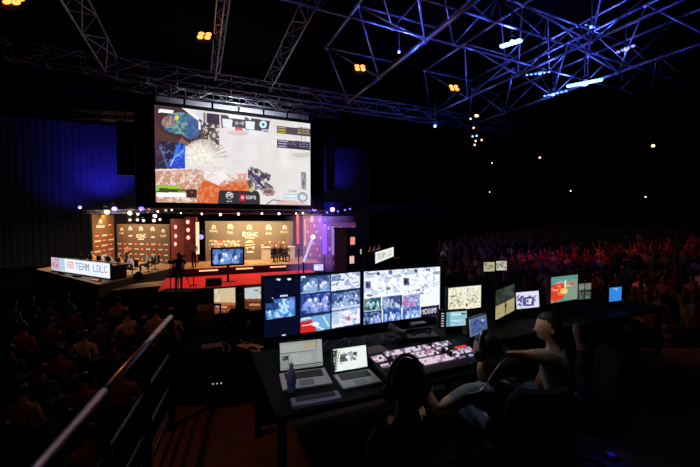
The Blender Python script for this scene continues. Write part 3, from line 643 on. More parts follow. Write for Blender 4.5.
# black booth
bp = at(347,262,20.9); bq = at(363,262,21.9); d = bq-bp; L = math.hypot(d.x,d.y)
t = thing('commentary_booth', 'black commentary booth with two small lit windows right of the purple haze', 'booth', ((bp.x+bq.x)/2,(bp.y+bq.y)/2,AF), math.atan2(d.y,d.x))
ht = at(347,229,20.9).z-AF
MB().box((0,.6,ht/2), (L,1.2,ht), bev=.02).build('body', mat('booth panel', (26,16,16), .8), t); MB().box((0,.6,ht+.04), (L+.1,1.3,.08), bev=.02).build('roof_panel', M_dark, t)
for px, y0, y1, px1, col in ((348.8,237,244.6,355.4,(255,150,135)), (348.2,256,263.5,354.6,(250,196,180)), (359.4,249,254,361.4,(220,200,150))):
    f = ((px+px1)/2-347)/16; Y = 20.9+1.0*f; x = -L/2+L*f; z0, z1 = at(px,y1,Y).z-AF, at(px,y0,Y).z-AF; ww = (px1-px)/F*Y*1.05
    fr = MB(); fr.box((x,-.02,z1+.02), (ww+.08,.05,.04)); fr.box((x,-.02,z0-.02), (ww+.08,.05,.04)); fr.box((x-ww/2-.02,-.02,(z0+z1)/2), (.04,.05,z1-z0)); fr.box((x+ww/2+.02,-.02,(z0+z1)/2), (.04,.05,z1-z0)); o = fr.build('window', M_dark, t)
    MB().box((x,-.008,(z0+z1)/2), (ww,.02,z1-z0)).build('pane', emi('booth window %d' % y0, col, .9), o)
# stage tv
def framed(name, lab, cat, w, h, canvas, loc, rz, m=None, bez=.03, dep=.06, tilt=0, stand=None, mbez=None, group=None, bpos=0):
    """flat screen: loc is the middle of the picture's lower edge; stand gives the height down to the base"""
    t = thing(name, lab, cat, loc, rz, group); M = Matrix.Rotation(-tilt, 4, 'X'); mbz = mbez or M_black
    canvas.build('display', w, h, m or M_scr, t, M @ Matrix.Translation((0,-.004,0)))
    b = MB()
    for cc, dd_ in (((0,dep/2+.002,h/2), (w+bez*2,dep,h+bez*2)), ((0,0,h+bez/2), (w+bez*2,.02,bez)), ((0,0,-bez/2), (w+bez*2,.02,bez)), ((-w/2-bez/2,0,h/2), (bez,.02,h)), ((w/2+bez/2,0,h/2), (bez,.02,h))):
        b.box(M @ Vector(cc), dd_, rx=-tilt)
    b.build('bezel', mbz, t)
    if stand:
        y = dep+.05
        MB().box((0,y,(h*.4-stand)/2), (min(.12,w*.25),.05,h*.4+stand)).build('stand', M_black, t); MB().box((0,y,-stand+.01), (w*.5,max(.16,w*.3),.02), bev=.005).build('stand_base', M_black, t.children[-1] if False else [o for o in COL.objects if o.name.startswith('stand') and o.parent == t][0])
    return t
def crowd_pic(c, x0, y0, x1, y1, sl, base, hi, n, seed, hi2=(235,240,250)):
    c.rect(x0,y0,x1,y1,base,sl); r = np.random.RandomState(seed); box = c.mrect(x0,y0,x1,y1,sl); w, h = x1-x0, y1-y0
    nz = c.noise(w/9, seed); c.put(box & (nz > .58), hi, .55); c.put(box & (c.noise(w/14, seed+3) < .3), tuple(v*.45 for v in base), .6)
    for _ in range(n):
        x = x0+w*(.1+.8*r.rand()); y = y0+h*(.25+.6*r.rand())+sl*(x-x0); s = w*(.03+.035*r.rand())
        c.put(box & c.mell(x, y, s, s*1.2), hi2 if r.rand() > .4 else hi, .85); c.put(box & c.mell(x, y+s*2.1, s*1.6, s*1.4), hi, .7)
c = Canvas(70, 40, [(152,240),(270,238),(270,297),(152,298)], (30,44,92)); crowd_pic(c,152,238,271,299,0,(40,62,120),(120,160,220),14,5)
p = hp(228,264,20.6)
framed('stage_tv', 'flat television with a blue picture standing on the red apron', 'television', 1.62, .86, c, p, TH, bez=.1, dep=.1, stand=p.z+1.5)
# consoles on the central stage
for (px, py0, py1, w, lab, mcol) in ((266,247,257,.62,'white reporter box on the central stage right of the television',(236,226,205)), (290.5,246.5,252,.62,'white curved counter at the right end of the central stage',(250,226,190))):
    q0 = hp(px, py1, 26.1); t = thing('stage_counter', lab, 'counter', (q0.x,q0.y,-1.0), TH); hh = at(px,py0,q0.y).z+1.0
    MB().box((0,0,hh/2), (w,.5,hh-.05), bev=.04).build('body', mat('white counter', (225,215,200), .5), t); MB().box((0,0,hh-.02), (w+.1,.6,.04), bev=.015).build('counter_top', mat('white counter', (225,215,200), .5), t)
light('SPOT', U(5.5,23.5,2.3), 45, (1,.8,.6), target=U(5.8,26.1,-.2), size=.2, angle=60, name='stage_wash')
# lilac operator monitor near the apron
c = Canvas(30, 22, [(0,0),(30,0),(30,22),(0,22)], (206,196,244)); c.rect(0,0,30,4,(180,160,236)); c.rect(4,8,14,18,(236,232,250)); c.scribble(2,6,28,20,(170,150,220),12,4,1.2)
p = at(318.5,270.5,13.5); framed('monitor', 'small lilac operator monitor on a pole before the stage apron', 'monitor', .38, .27, c, p, R(8), bez=.02, stand=p.z-AF)

for f, e in ((.35,260),(.8,300)):
    q = D0.lerp(D1, f); light('SPOT', q+Vector((1.0,-2.0,4.6)), e*6, (1,.74,.5), target=q+dn_(D0,D1)*1.6+Vector((0,0,-.2)), size=.15, angle=44, blend=1, name='stage_key')
# ================================================================ CONTROL PLATFORM
def railx(y): return -1.16-.2784*(y-1.25)
M_carpet = mat('brown platform floor', (74,44,30), .8, var=.25, scale=5, bump=.2)
P = [Vector((railx(-1.5)-.12,-1.5,0)), Vector((6.8,-1.5,0)), Vector((6.8,5.2,0)), Vector((0.3,5.2,0)), Vector((railx(4.4)-.12,4.4,0))]
t = thing('control_platform', 'raised brown platform carrying the control desks', 'platform', (0,0,AF))
MB().prism(P, 0, -AF-.03).build('skirt', M_dark, t); MB().prism(P, -AF-.03, -AF).build('deck', M_carpet, t)
# railing
t = thing('guard_railing', 'round steel guard railing running along the left edge of the platform', 'railing', (railx(1.25),1.25,0))
o = Vector((railx(1.25),1.25,0)); Rp = lambda y, z: Vector((railx(y),y,z))-o
M_rail = mat('brushed railing steel', (150,140,140), .33, .9, .1, 30)
yj = 1.78
MB().tube([Rp(.2,1.05), Rp(yj-.01,1.05)], .024, 12).build('top_rail', M_rail, t); MB().tube([Rp(yj+.01,1.05), Rp(3.19,1.05)], .024, 12).build('top_rail', M_rail, t)
MB().tube([Rp(yj-.03,1.05), Rp(yj+.03,1.05)], .02, 12).build('rail_sleeve', M_dark, t)
for z, r in ((.72,.012),(.42,.012),(.14,.012)):
    MB().tube([Rp(.2,z), Rp(3.17,z)], r, 8).build('lower_rail', mat('dark rail steel', (60,52,52), .4, .8), t)
for y in (.6,1.75,2.45,3.17):
    MB().box(Rp(y,.52), (.045,.06,1.04), bev=.006).build('post', M_dark, t); MB().box(Rp(y,.01), (.12,.12,.02)).build('foot_plate', M_dark, t)
# flight case with clutter
def flight_case(lab, a, b, w, d, h, z=0, rz=TH):
    t = thing('flight_case', lab, 'case', Vector((a,b,z)), rz)
    MB().box((0,0,h/2-.02), (w,d,h-.06), bev=.01).build('body', M_black, t); MB().box((0,0,h-.025), (w+.01,d+.01,.05), bev=.008).build('lid', mat('case lid', (5,5,5), .9, spec=.02), t)
    e = MB()
    for x in (-1,1):
        for y in (-1,1): e.box((x*w/2,y*d/2,h/2), (.025,.025,h-.04))
    e.build('corner_trim', mat('dark case trim', (50,50,54), .5, .6), t)
    for x in (-1,1): MB().box((x*w*.3,-d/2-.012,h*.55), (.08,.02,.1), bev=.004).build('latch', mat('dark case trim', (50,50,54), .5, .6), t)
    return t
flight_case('black flight case with papers on it, beside the railing end', -1.33, 3.86, 1.15, .6, .55, rz=R(4))
def sheet(lab, loc, rz, w, h, m, name='paper_sheet', th=.004, tilt=0):
    o = MB().box((0,0,th/2), (w,h,th), rx=tilt).build(name, m); o.location = loc; o.rotation_euler.z = rz; return tag(o, lab, 'paper')
M_paper = mat('paper', (205,170,140), .8, var=.05)
sheet('creased sheet of paper lying on the flight case', (-1.12,3.78,.552), R(-30), .30, .14, M_paper)
sheet('second paper partly sliding off the first on the flight case', (-1.03,3.66,.552), R(-48), .27, .07, M_paper)
sheet('reddish folder lying at the left on the flight case', (-1.55,3.78,.552), R(25), .22, .16, mat('folder', (110,44,34), .7), 'folder', .01)
# power strip leds
t = thing('power_strip', 'small power strip with three white indicator lights before the flight case', 'power strip', at_z(203.5,379,.45)+Vector((0,0,0)), R(12)); t.location = (-1.42,3.43,.3)
MB().box((0,0,.0), (.34,.06,.05), bev=.01).build('body', M_black, t)
for i in range(3): MB().ball((.02+.04*i,-.033,.005), .007, 8).build('indicator_light', emi('indicator', (220,225,215), .8), t)
MB().box((0,.055,-.14), (.05,.04,.33)).build('bracket', M_black, t)
# cables on case
def cable(lab, pts, r=.008, m=None):
    out = []
    n = len(pts)
    for i in range(n-1):
        p0, p1, p2, p3 = [Vector(pts[max(0, min(n-1, k))]) for k in (i-1, i, i+1, i+2)]
        for s in range(6):
            u = s/6; out.append(.5*((2*p1)+(p2-p0)*u+(2*p0-5*p1+4*p2-p3)*u*u+(3*p1-p0-3*p2+p3)*u*u*u))
    out.append(Vector(pts[-1])); o0 = out[0].copy()
    ob = MB().tube([p-o0 for p in out], r, 6).build('cable', m or mat('grey cable', (70,70,76), .5)); ob.location = o0; return tag(ob, lab, 'cable')
cable('grey cable looping on the flight case beside the reddish folder', [(-1.5,3.9,.56),(-1.36,3.78,.562),(-1.3,3.62,.562),(-1.36,3.6,.562),(-1.4,3.74,.562)])
cable('grey cable lying right of the other on the flight case', [(-1.3,3.98,.562),(-1.24,3.88,.562),(-1.17,3.86,.562),(-1.14,3.96,.562)])
# ---- desks
M_desk = mat('black desk top', (5,5,6), .7, spec=.15)
def desk(lab, a0, a1, b0, b1, z, nl=4):
    t = thing('control_desk', lab, 'desk', U((a0+a1)/2,(b0+b1)/2), TH); w, d = a1-a0, b1-b0
    MB().box((0,0,z-.02), (w,d,.04), bev=.006).build('desk_top', M_desk, t)
    MB().box((0,d/2-.03,z/2-.05), (w-.1,.02,z-.2)).build('modesty_panel', M_dark, t)
    for x in (-1,1):
        for y in (-1,1): MB().box((x*(w/2-.05),y*(d/2-.08),z/2-.02), (.05,.05,z-.04)).build('leg', M_dark, t)
    return t
DZ = .75
desk('long black desk carrying the two laptops and the video mixer', .42, 2.7, 2.05, 3.2, DZ)
desk('black desk carrying the row of monitors behind the mixer desk', 2.74, 4.55, 2.55, 3.6, DZ-.02)
desk('black desk with the orange picture and blue screen at the right', 4.59, 6.1, 2.55, 3.6, DZ-.02)
# ---- multiviewers
M_mv = colmat('multiview picture', 1.12)
MU = R(24); mu = Vector((math.cos(MU), math.sin(MU), 0))
A0 = at(263.4,338.3,3.9); zb = A0.z
def corner_px(P): # world to photo px
    v = P-Vector((0,0,EYE)); cy = v.y*math.cos(PITCH)-v.z*math.sin(PITCH); cz = v.y*math.sin(PITCH)+v.z*math.cos(PITCH); return (350+F*v.x/cy, 233.5-F*cz/cy)
MW, MH = 1.255, .70
c = Canvas(192, 108, [(70,125),(612,85),(612,378),(70,448)], (7,11,34))
sl = -.07
c.put(c.mpoly([(268,100),(620,60),(620,400),(268,430)]), (24,44,92))
c.ell(150,131,12,5,(225,230,240)); c.ell(210,129,12,5,(225,230,240)); c.rect(134,124,142,134,(60,80,120))
c.ell(118,230,4,3,(200,200,210)); c.rect(158,217,200,226,(206,210,226),-.12); c.rect(168,428,190,436,(220,224,236),-.12); c.rect(95,280,100,290,(30,50,90))
crowd_pic(c,80,262,243,348,-.14,(60,116,190),(150,200,240),12,3); c.poly([(120,240),(242,222),(240,300),(160,330),(140,290)], (74,130,210),.8); c.put(c.mell(180,275,34,40)&(c.noise(12,3)>.4), (176,214,246)); c.put(c.mell(222,262,16,30), (120,150,230)); c.poly([(80,262),(150,255),(150,290),(80,300)], (20,40,90),.7)
crowd_pic(c,274,122,441,204,-.10,(58,84,138),(146,176,222),16,6); c.rect(276,112,300,122,(236,238,244),-.1); c.rect(274,203,441,209,(130,180,220),-.12)
c.rect(446,104,609,192,(226,230,240),-.13); c.scribble(448,100,606,188,(70,90,140),34,8,6,.7,-.13); c.rect(448,108,500,140,(90,120,170),-.13,.8); c.rect(590,88,606,104,(90,100,140),0); c.put(c.mrect(446,104,609,192,-.13)&(c.noise(30,4)>.62), (150,176,220), .7)
crowd_pic(c,274,218,441,318,-.12,(46,66,150),(140,160,232),26,9)
crowd_pic(c,447,208,609,298,-.16,(64,92,150),(160,188,228),16,12); c.rect(447,286,609,300,(196,206,226),-.16)
c.rect(272,340,441,424,(110,160,200),-.16); c.poly([(272,360),(350,345),(360,410),(272,424)], (206,38,42)); c.poly([(330,340),(440,318),(440,395),(370,410),(350,370)], (110,168,214)); c.line(400,330,430,380,10,(190,226,244)); c.line(330,370,400,400,8,(220,232,244)); c.ell(355,372,22,12,(238,232,236)); c.rect(280,378,345,384,(240,200,200),-.16); c.rect(274,340,330,352,(196,220,236),-.16)
c.rect(447,306,609,396,(228,232,242),-.18); c.scribble(449,300,606,386,(90,110,160),30,15,5,.7,-.18); c.rect(447,304,609,312,(120,140,190),-.18,.7); c.ell(545,340,8,12,(200,80,100)); c.put(c.mrect(447,306,609,396,-.18)&(c.noise(36,7)>.66), (160,186,226), .7)
c.line(443,90,443,420,3,(20,30,60)); c.line(270,100,270,440,5,(14,18,40))
p = U(0,0)+Vector((A0.x,A0.y,zb))+mu*(MW/2)
mvs = zb
framed('multiview_monitor', 'large left multiview display, its left third dark blue', 'monitor', MW-.02, MH, c, p, TH, m=M_mv, bez=.022, dep=.07, stand=zb)
c = Canvas(192, 108, [(75,105),(583,62),(585,362),(65,460)], (238,240,248))
c.scribble(80,95,320,250,(110,140,190),46,31,6,.75,-.08); c.scribble(330,75,578,250,(110,130,170),40,32,6,.7,-.08); c.put((c.noise(26,40) > .70) & (c.Y < 280-.15*c.X), (176,196,232), .8)
c.rect(84,120,150,150,(190,206,214),-.1); c.line(100,120,180,112,8,(90,130,170)); c.rect(165,106,186,126,(50,66,110)); c.rect(246,92,270,118,(96,106,130),0); c.rect(284,122,330,140,(176,180,190),-.1); c.rect(370,88,440,118,(184,200,216),-.1); c.rect(418,82,438,102,(60,72,110)); c.rect(345,138,384,184,(84,90,130)); c.ell(362,160,10,16,(36,40,70)); c.rect(492,76,520,90,(120,120,140),0); c.rect(540,92,580,112,(150,156,170),-.06); c.rect(86,168,122,214,(90,100,150)); c.ell(100,192,10,12,(40,44,80))
c.ell(245,210,14,10,(120,124,140)); c.scribble(232,196,262,222,(40,40,60),6,2,4); c.ell(112,260,24,8,(130,130,150)); c.scribble(94,252,140,268,(40,44,60),8,3,4); c.scribble(352,218,400,236,(60,60,80),10,4,4); c.scribble(428,205,490,240,(60,64,90),24,5,5); c.scribble(480,170,505,190,(120,120,140),6,6,4)
for x0,x1,y0,base,hi,sd in ((72,192,286,(40,84,96),(150,200,206),21),(200,336,268,(64,84,140),(190,206,240),22),(340,455,252,(176,176,226),(120,130,220),23)): crowd_pic(c,x0,y0,x1,y0+84,-.16,base,hi,12,sd)
c.put(c.mell(375,300,40,22) & (c.noise(14,9)>.4), (216,90,120), .8); c.rect(200,266,232,330,(150,166,210),-.16,.6); c.rect(322,258,336,320,(30,60,90),-.16)
for x0,x1,y0,base,hi,sd in ((68,196,378,(44,70,120),(150,170,232),24),(204,332,352,(44,84,164),(176,200,244),25),(338,456,334,(70,110,190),(190,214,244),26)): crowd_pic(c,x0,y0,x1,y0+88,-.18,base,hi,14,sd)
c.rect(68,374,196,380,(20,40,60),-.17); c.rect(460,322,583,400,(38,24,56),-.17); c.text('N°805'.replace('°','O'), 468, 338, 20, 30, (228,226,240), -.17)
c.poly([(460,240),(583,215),(583,300),(460,322)], (236,240,248)); c.scribble(462,240,580,300,(170,180,220),14,7,4,.5,-.17)
p2 = A0+mu*(MW*1.5+.03)
framed('multiview_monitor', 'large right multiview display, mostly white with blue cells along its foot', 'monitor', MW-.02, MH, c, p2, TH, m=M_mv, bez=.022, dep=.07, stand=zb)
# ---- laptops
M_key = mat('laptop keys', (22,24,24), .5)
def laptop(lab, hinge, rz, w, d, canvas, tilt=R(12), m=None, group=None, res=None, hh=None):
    t = thing('laptop', lab, 'laptop', (hinge.x, hinge.y, hinge.z), rz, group); h = hh or w*.64
    MB().box((0,-d/2,.009), (w,d,.016), bev=.004).build('base', M_laptop, t)
    kb = MB()
    kb.box((0,-d*.30,.0178), (w*.8,d*.43,.002))
    for r in range(5):
        for k in range(13): kb.box((-w*.37+k*w*.0617,-d*.125-r*d*.085,.0195), (w*.05,d*.068,.002))
    kb.build('keyboard', M_key, t)
    MB().box((0,-d*.77,.0175), (w*.3,d*.34,.001)).build('trackpad', mat('trackpad', (128,132,138), .45, .4), t)
    M = Matrix.Translation((0,.004,.02)) @ Matrix.Rotation(-tilt, 4, 'X')
    lid = MB().box(M @ Vector((0,.005,h/2)), (w,.008,h), rx=-tilt, bev=.003).build('lid', M_laptop, t)
    fr = MB(); bz = .012
    for cc, dd_ in (((0,-.0005,bz/2),(w,.003,bz*1.6)), ((0,-.0005,h-bz/2),(w,.003,bz)), ((-w/2+bz/2,-.0005,h/2),(bz,.003,h)), ((w/2-bz/2,-.0005,h/2),(bz,.003,h))): fr.box(M @ Vector(cc), dd_, rx=-tilt)
    fr.build('screen_bezel', M_black, lid)
    canvas.build('display', w-2*bz, h-2.2*bz, m or M_scr, lid, M @ Matrix.Translation((0,-.002,bz)))
    return t
c = Canvas(76, 48, [(55,100),(382,52),(386,250),(62,312)], (150,156,152))
c.rect(62,115,335,180,(166,170,164),-.14); c.rect(230,90,335,135,(172,164,134),-.14); c.line(60,180,335,135,4,(60,66,66)); c.line(335,135,345,62,4,(96,100,104)); c.rect(345,55,382,250,(158,164,164),-.15)
c.rect(78,204,122,232,(20,26,26),-.14); c.rect(84,212,96,220,(150,156,150),-.14); c.rect(104,210,114,224,(110,116,112),-.14); c.line(122,180,130,290,4,(90,96,96)); c.rect(145,180,200,272,(164,168,164),-.15); c.line(145,205,150,285,3,(116,122,120)); c.rect(205,172,300,264,(160,166,168),-.15); c.rect(60,238,125,295,(132,140,136),-.14); c.rect(130,268,386,276,(50,56,56),-.19); c.rect(62,296,386,306,(110,126,116),-.19); c.scribble(150,165,340,260,(190,190,180),20,3,3,.4,-.15,.2); c.scribble(62,296,200,304,(220,180,120),8,5,2.5,.6,-.18)
lp = U(.74,2.60,DZ)
la = laptop('larger open laptop at the left with a grey-green window layout on screen', lp, R(17), .365, .275, c, R(14), colmat('laptop picture', 1.0))
c = Canvas(70, 46, [(50,128),(280,85),(297,232),(100,275)], (214,222,218))
c.poly([(50,135),(85,130),(105,272),(70,272)], (40,50,48)); c.scribble(58,140,100,270,(170,176,150),30,4,4,.8,sz=.3); c.line(98,135,108,270,4,(30,36,40))
c.poly([(112,160),(168,150),(170,205),(118,215)], (90,98,98)); c.scribble(112,150,228,215,(20,26,28),46,6,6,.9,-.2,.1); c.poly([(150,150),(196,140),(205,175),(170,185)], (150,156,156)); c.scribble(120,150,200,200,(200,206,206),16,9,5,.8,-.2,.1); c.rect(200,140,224,160,(40,44,50)); c.line(125,222,140,219,4,(30,30,34)); c.rect(50,128,285,133,(190,200,200),-.19)
c.ell(168,178,16,12,(214,220,218))
lb = laptop('smaller open laptop right of the larger one, black drawing on a white screen', U(1.09,2.42,DZ), R(21), .305, .235, c, R(12), colmat('laptop picture bright', 1.25))
# bottle
bt = thing('water_bottle', 'clear plastic water bottle with a blue-violet label before the larger laptop', 'bottle', at_z(291.5,391.5,DZ), 0)
bt.location.z = DZ
MB().lathe([(.012,.165),(.013,.175),(.03,.14),(.033,.12),(.033,.1)][::-1][0:0] or [(.03,0),(.033,.01),(.031,.05),(.033,.09),(.033,.125),(.024,.155),(.013,.172),(.012,.185)], seg=18).build('bottle_body', mat('clear plastic', (150,160,200), .2, trans=.1), bt)
MB().lathe([(.0335,.055),(.0345,.058),(.0345,.115),(.0335,.118)], seg=18).build('paper_label', mat('violet label', (128,122,205), .5), bt)
MB().lathe([(.0145,.183),(.015,.186),(.015,.2),(.013,.203)], seg=14).build('cap', mat('pale cap', (170,180,215), .4), bt)
# grey flat box in front of the laptops
t = thing('keyboard_panel', 'flat grey control panel lying before the larger laptop at the desk edge', 'control panel', U(.70,2.13,DZ), R(19))
MB().box((0,0,.014), (.33,.11,.028), bev=.005).build('body', mat('grey panel', (150,150,178), .5), t); MB().box((.0,.015,.031), (.27,.05,.006)).build('button_strip', mat('dark strip', (40,40,52), .5), t)
# ---- video mixer
t = thing('video_mixer', 'large black video mixer console with rows of lit white and pink buttons', 'mixing console', U(1.76,2.33,DZ), TH)
MB().box((0,0,.03), (.96,.46,.06), rx=R(4), bev=.01).build('body', mat('mixer body', (26,24,28), .5), t)
Mx = Matrix.Rotation(R(4), 3, 'X')
def keys(x0, x1, y0, y1, nx, ny, pal, nm, dens=.9, seed=0):
    r = random.Random(seed); mb = MB(); ms = [emi('key %d %d %d' % p[:3], p[:3], p[3]) for p in pal]+[mat('unlit key', (58,54,62), .5)]
    for i in range(nx):
        for j in range(ny):
            mb.mi = r.randrange(len(pal)) if r.random() < dens else len(pal)
            x = x0+(x1-x0)*(i+.5)/nx; y = y0+(y1-y0)*(j+.5)/ny
            mb.box(Mx @ Vector((x,y,.066)), ((x1-x0)/nx*.7,(y1-y0)/ny*.62,.012), rx=R(4))
    return mb.build(nm, ms, t)
WHT = (232,214,232,.9); PNK = (220,160,200,.65); DIM = (176,150,190,.45); RED = (235,60,50,1); ORG = (200,120,90,.35)
keys(-.33,.13,.12,.20,17,2,[WHT,DIM,WHT],'button_row',.97,1)
keys(-.30,.13,.01,.10,16,3,[WHT,PNK,DIM,WHT],'button_row',.97,2)
keys(-.12,.20,-.12,-.02,12,3,[WHT,PNK,WHT],'button_row',.97,3)
keys(.16,.26,.05,.20,4,5,[DIM,WHT],'button_block',.75,4)
keys(.22,.30,-.13,.02,2,5,[WHT,DIM],'button_block',.8,5)
keys(.28,.36,.12,.20,4,2,[WHT,DIM],'button_block',.9,6)
keys(.33,.46,.035,.065,5,1,[RED],'red_button_row',1,7)
keys(.32,.47,-.06,.02,9,3,[(180,160,226,.5),WHT],'button_row',.8,8)
keys(.34,.47,-.13,-.10,6,1,[(190,180,236,.7)],'button_row',.6,9)
keys(-.47,-.36,.06,.16,4,3,[WHT,PNK,WHT],'button_block',.85,10)
keys(-.46,-.34,-.04,.01,5,2,[WHT,DIM],'button_block',.9,11)
keys(-.45,-.34,-.15,-.08,4,3,[WHT,PNK],'button_block',.9,12)
for x in (.145,.205): MB().box(Mx @ Vector((x,-.02,.064)), (.006,.16,.004), rx=R(4)).build('fader_slot', mat('pale line', (150,140,150), .5), t)
for x, y in ((.175,-.06),(-.28,-.15),(-.2,-.16)): MB().box(Mx @ Vector((x,y,.085)), (.03,.05,.05), bev=.006).build('fader_handle', M_black, t)
MB().lathe([(.028,.06),(.028,.085),(.02,.09)], Mx @ Vector((.40,-.17,0)), 16).build('joystick_knob', M_black, t)
light('AREA', U(1.6,2.7,DZ+.9), .35, (1,.45,.35), U(1.5,2.4,DZ), size=.3, name='desk_glow')
# closed reddish slab left behind the mixer
o = MB().box((0,0,.012), (.27,.19,.022), bev=.005).build('closed_notebook', mat('reddish grey cover', (150,92,92), .45)); o.location = U(1.45,2.73,DZ); o.rotation_euler.z = R(30); tag(o, 'closed reddish-grey notebook lying at the back left corner of the mixer', 'notebook')
# grey laptop behind the mixer, cables, plastic bag
t = thing('equipment_tray', 'flat grey equipment tray with a black cable on it behind the mixer', 'tray', U(2.12,2.93,DZ), R(12))
MB().box((0,0,.012), (.34,.2,.02), bev=.006).build('tray_base', mat('tray grey', (92,98,104), .5, .3), t); MB().box((0,.1,.028), (.34,.012,.045), bev=.004).build('tray_rim', mat('tray grey', (92,98,104), .5, .3), t)
cable('black cable with a plug lying across the grey tray', [U(1.98,2.86,DZ+.05),U(2.08,2.9,DZ+.06),U(2.17,2.89,DZ+.05),U(2.26,2.96,DZ+.04),U(2.3,3.0,DZ+.012)], .009, M_black)
bg = MB(); r = random.Random(5); rings = []
for i in range(9):
    z = i*.02; rr = (.045,.055,.05,.042,.045,.05,.04,.028,.01)[i]
    rings.append([Vector(((rr*(1+.35*math.sin(k*2.3+i*1.7)))*math.cos(2*PI*k/14)+.012*i*(-1 if i > 4 else .4), rr*(1+.3*math.cos(k*1.9+i))*math.sin(2*PI*k/14), z)) for k in range(14)])
o = bg.loft(rings, smooth=False).build('crumpled_plastic_bag', mat('pale blue plastic', (190,205,235), .35, spec=.6)); o.location = U(1.88,2.96,DZ); tag(o, 'crumpled pale blue plastic bag standing behind the mixer', 'bag')
for k in range(5):
    r = random.Random(40+k); a_ = .95+.2*k
    cable('grey cable tangled on the desk behind the laptops, '+['leftmost','second from left','middle one','second from right','rightmost'][k], [U(a_+.25*r.random(), 2.85+.1*r.random(), DZ+.01) if q % 2 else U(a_+.1*q, 2.95+.2*r.random(), DZ+.015+.02*r.random()) for q in range(5)], .006, mat('grey cable', (70,70,76), .5))
t = thing('small_receiver_box', 'small pale box below the foot of the right multiview display', 'box', at(418.5,323,4.15), TH); t.location.z = 0
bz = at(418.5,324,4.15).z
MB().box((0,0,bz), (.2,.1,.035), bev=.005).build('box_body', mat('pale box', (120,130,130), .5), t); MB().box((0,.02,bz/2), (.06,.05,bz)).build('pole', M_black, t)
# ---- right hand monitors
def px_screen(name, lab, TLp, TRp, BRp, BLp, YL, YR, canvas, **kw):
    L, Rr = at(BLp[0],BLp[1],YL), at(BRp[0],BRp[1],YR); d = Rr-L; w = math.hypot(d.x,d.y); h = ((at(*TLp,YL).z-L.z)+(at(*TRp,YR).z-Rr.z))/2; zc = (L.z+Rr.z)/2
    return framed(name, lab, 'monitor', w, h, canvas, Vector(((L.x+Rr.x)/2,(L.y+Rr.y)/2,zc)), math.atan2(d.y,d.x), **kw)
ZD = DZ-.02
c = Canvas(64, 44, [(110,128),(325,92),(337,252),(118,270)], (232,228,204))
for s, x0 in ((1,118),(2,226)):
    c.scribble(x0,120,x0+105,255,(150,144,120),60,s,5,.7,-.12,.12); c.scribble(x0+10,165,x0+80,225,(96,90,80),26,s+4,5,.8,-.12,.12); c.scribble(x0,115,x0+30,140,(110,120,140),6,s+9,4,.8)
c.line(224,110,228,262,3,(206,204,190)); c.rect(225,118,240,150,(176,190,196),0,.8); c.ell(232,232,8,10,(130,60,60))
mA = px_screen('monitor', 'cream-white monitor showing two game maps, right of the big multiview displays', (446.5,289.2),(478.7,283.8),(480.5,307.8),(447.7,310.5), 4.15, 4.35, c, bez=.015, dep=.04, stand=at(464,309,4.25).z-ZD)
c = Canvas(44, 32, [(105,280),(243,272),(243,365),(105,378)], (150,196,206)); c.rect(105,280,135,378,(96,150,166)); c.rect(140,290,205,300,(190,222,226)); c.rect(140,306,235,312,(110,160,176)); c.rect(140,320,235,326,(120,170,184)); c.rect(140,334,200,342,(186,216,220)); c.rect(140,350,235,356,(110,160,176)); c.rect(208,286,240,296,(60,90,110)); c.scribble(106,285,134,372,(40,70,90),12,3,4,.8); c.scribble(140,285,240,370,(210,234,236),14,5,3,.7,0,.1)
t = px_screen('monitor', 'small cyan preview monitor with a column of buttons beside its picture', (445.7,312),(466.4,310.8),(466.4,324.8),(445.7,326.7), 3.62, 3.68, c, bez=.012, dep=.05)
h_ = .17; MB().box((-.165,.03,h_/2-.005), (.075,.06,h_+.03), bev=.005).build('control_strip', M_black, t)
for k in range(6): MB().box((-.165,-.004,.01+k*.027), (.03,.008,.009)).build('button', emi('white button', (225,228,235), .6), t)
b_ = t.location.z; MB().box((0,.05,(ZD-b_)/2), (.2,.04,b_-ZD), bev=.004).build('foot', M_black, t)
c = Canvas(40, 36, [(255,327),(370,300),(380,410),(262,445)], (104,122,170)); c.poly([(270,345),(362,322),(368,398),(276,425)], (70,92,160)); c.scribble(272,335,364,415,(160,176,214),40,6,5,.7,-.25,.12); c.scribble(275,340,362,410,(40,54,104),30,7,5,.8,-.25,.12); c.rect(255,330,270,445,(130,140,160)); c.rect(340,330,356,345,(206,214,230))
px_screen('monitor', 'small silver-framed monitor with a blue map, tilted beside the cyan preview monitor', (468.2,319),(485.5,315),(487,331.5),(469.3,336.7), 3.42, 3.62, c, mbez=mat('silver frame', (150,150,155), .4, .5), bez=.009, dep=.02, stand=.03, tilt=R(6), m=M_dim)
c = Canvas(50, 52, [(425,145),(558,85),(560,265),(430,340)], (34,42,34)); c.poly([(428,250),(560,180),(560,265),(430,338)], (172,160,116)); c.scribble(430,190,558,320,(110,104,80),24,5,5,.6,-.55,.1); c.line(496,210,500,300,6,(80,76,60)); c.put(c.mpoly([(428,150),(558,90),(558,176),(428,246)]) & (c.noise(20,3) > .6), (50,62,46)); c.scribble(430,135,556,160,(130,140,120),14,6,3,.7,-.45,.06); c.ell(500,238,8,16,(60,50,30))
px_screen('monitor', 'steeply angled monitor, dark green above and tan below', (493.7,291.7),(513.7,282.7),(514,309.7),(494.5,321), 3.85, 4.3, c, bez=.012, dep=.04, stand=max(.05, at(504,315,4.05).z-ZD), m=colmat('mid picture', 1.0))
c = Canvas(46, 36, [(188,220),(275,208),(284,272),(190,288)], (212,210,232)); c.scribble(192,228,215,282,(50,54,110),26,3,4,.8,-.1,.2); c.poly([(215,238),(262,232),(262,268),(216,274)], (90,96,150)); c.scribble(205,232,268,272,(30,34,90),30,4,5,.9,-.1,.12); c.poly([(228,242),(252,240),(250,262),(230,264)], (216,214,236)); c.rect(232,246,240,256,(60,64,120))
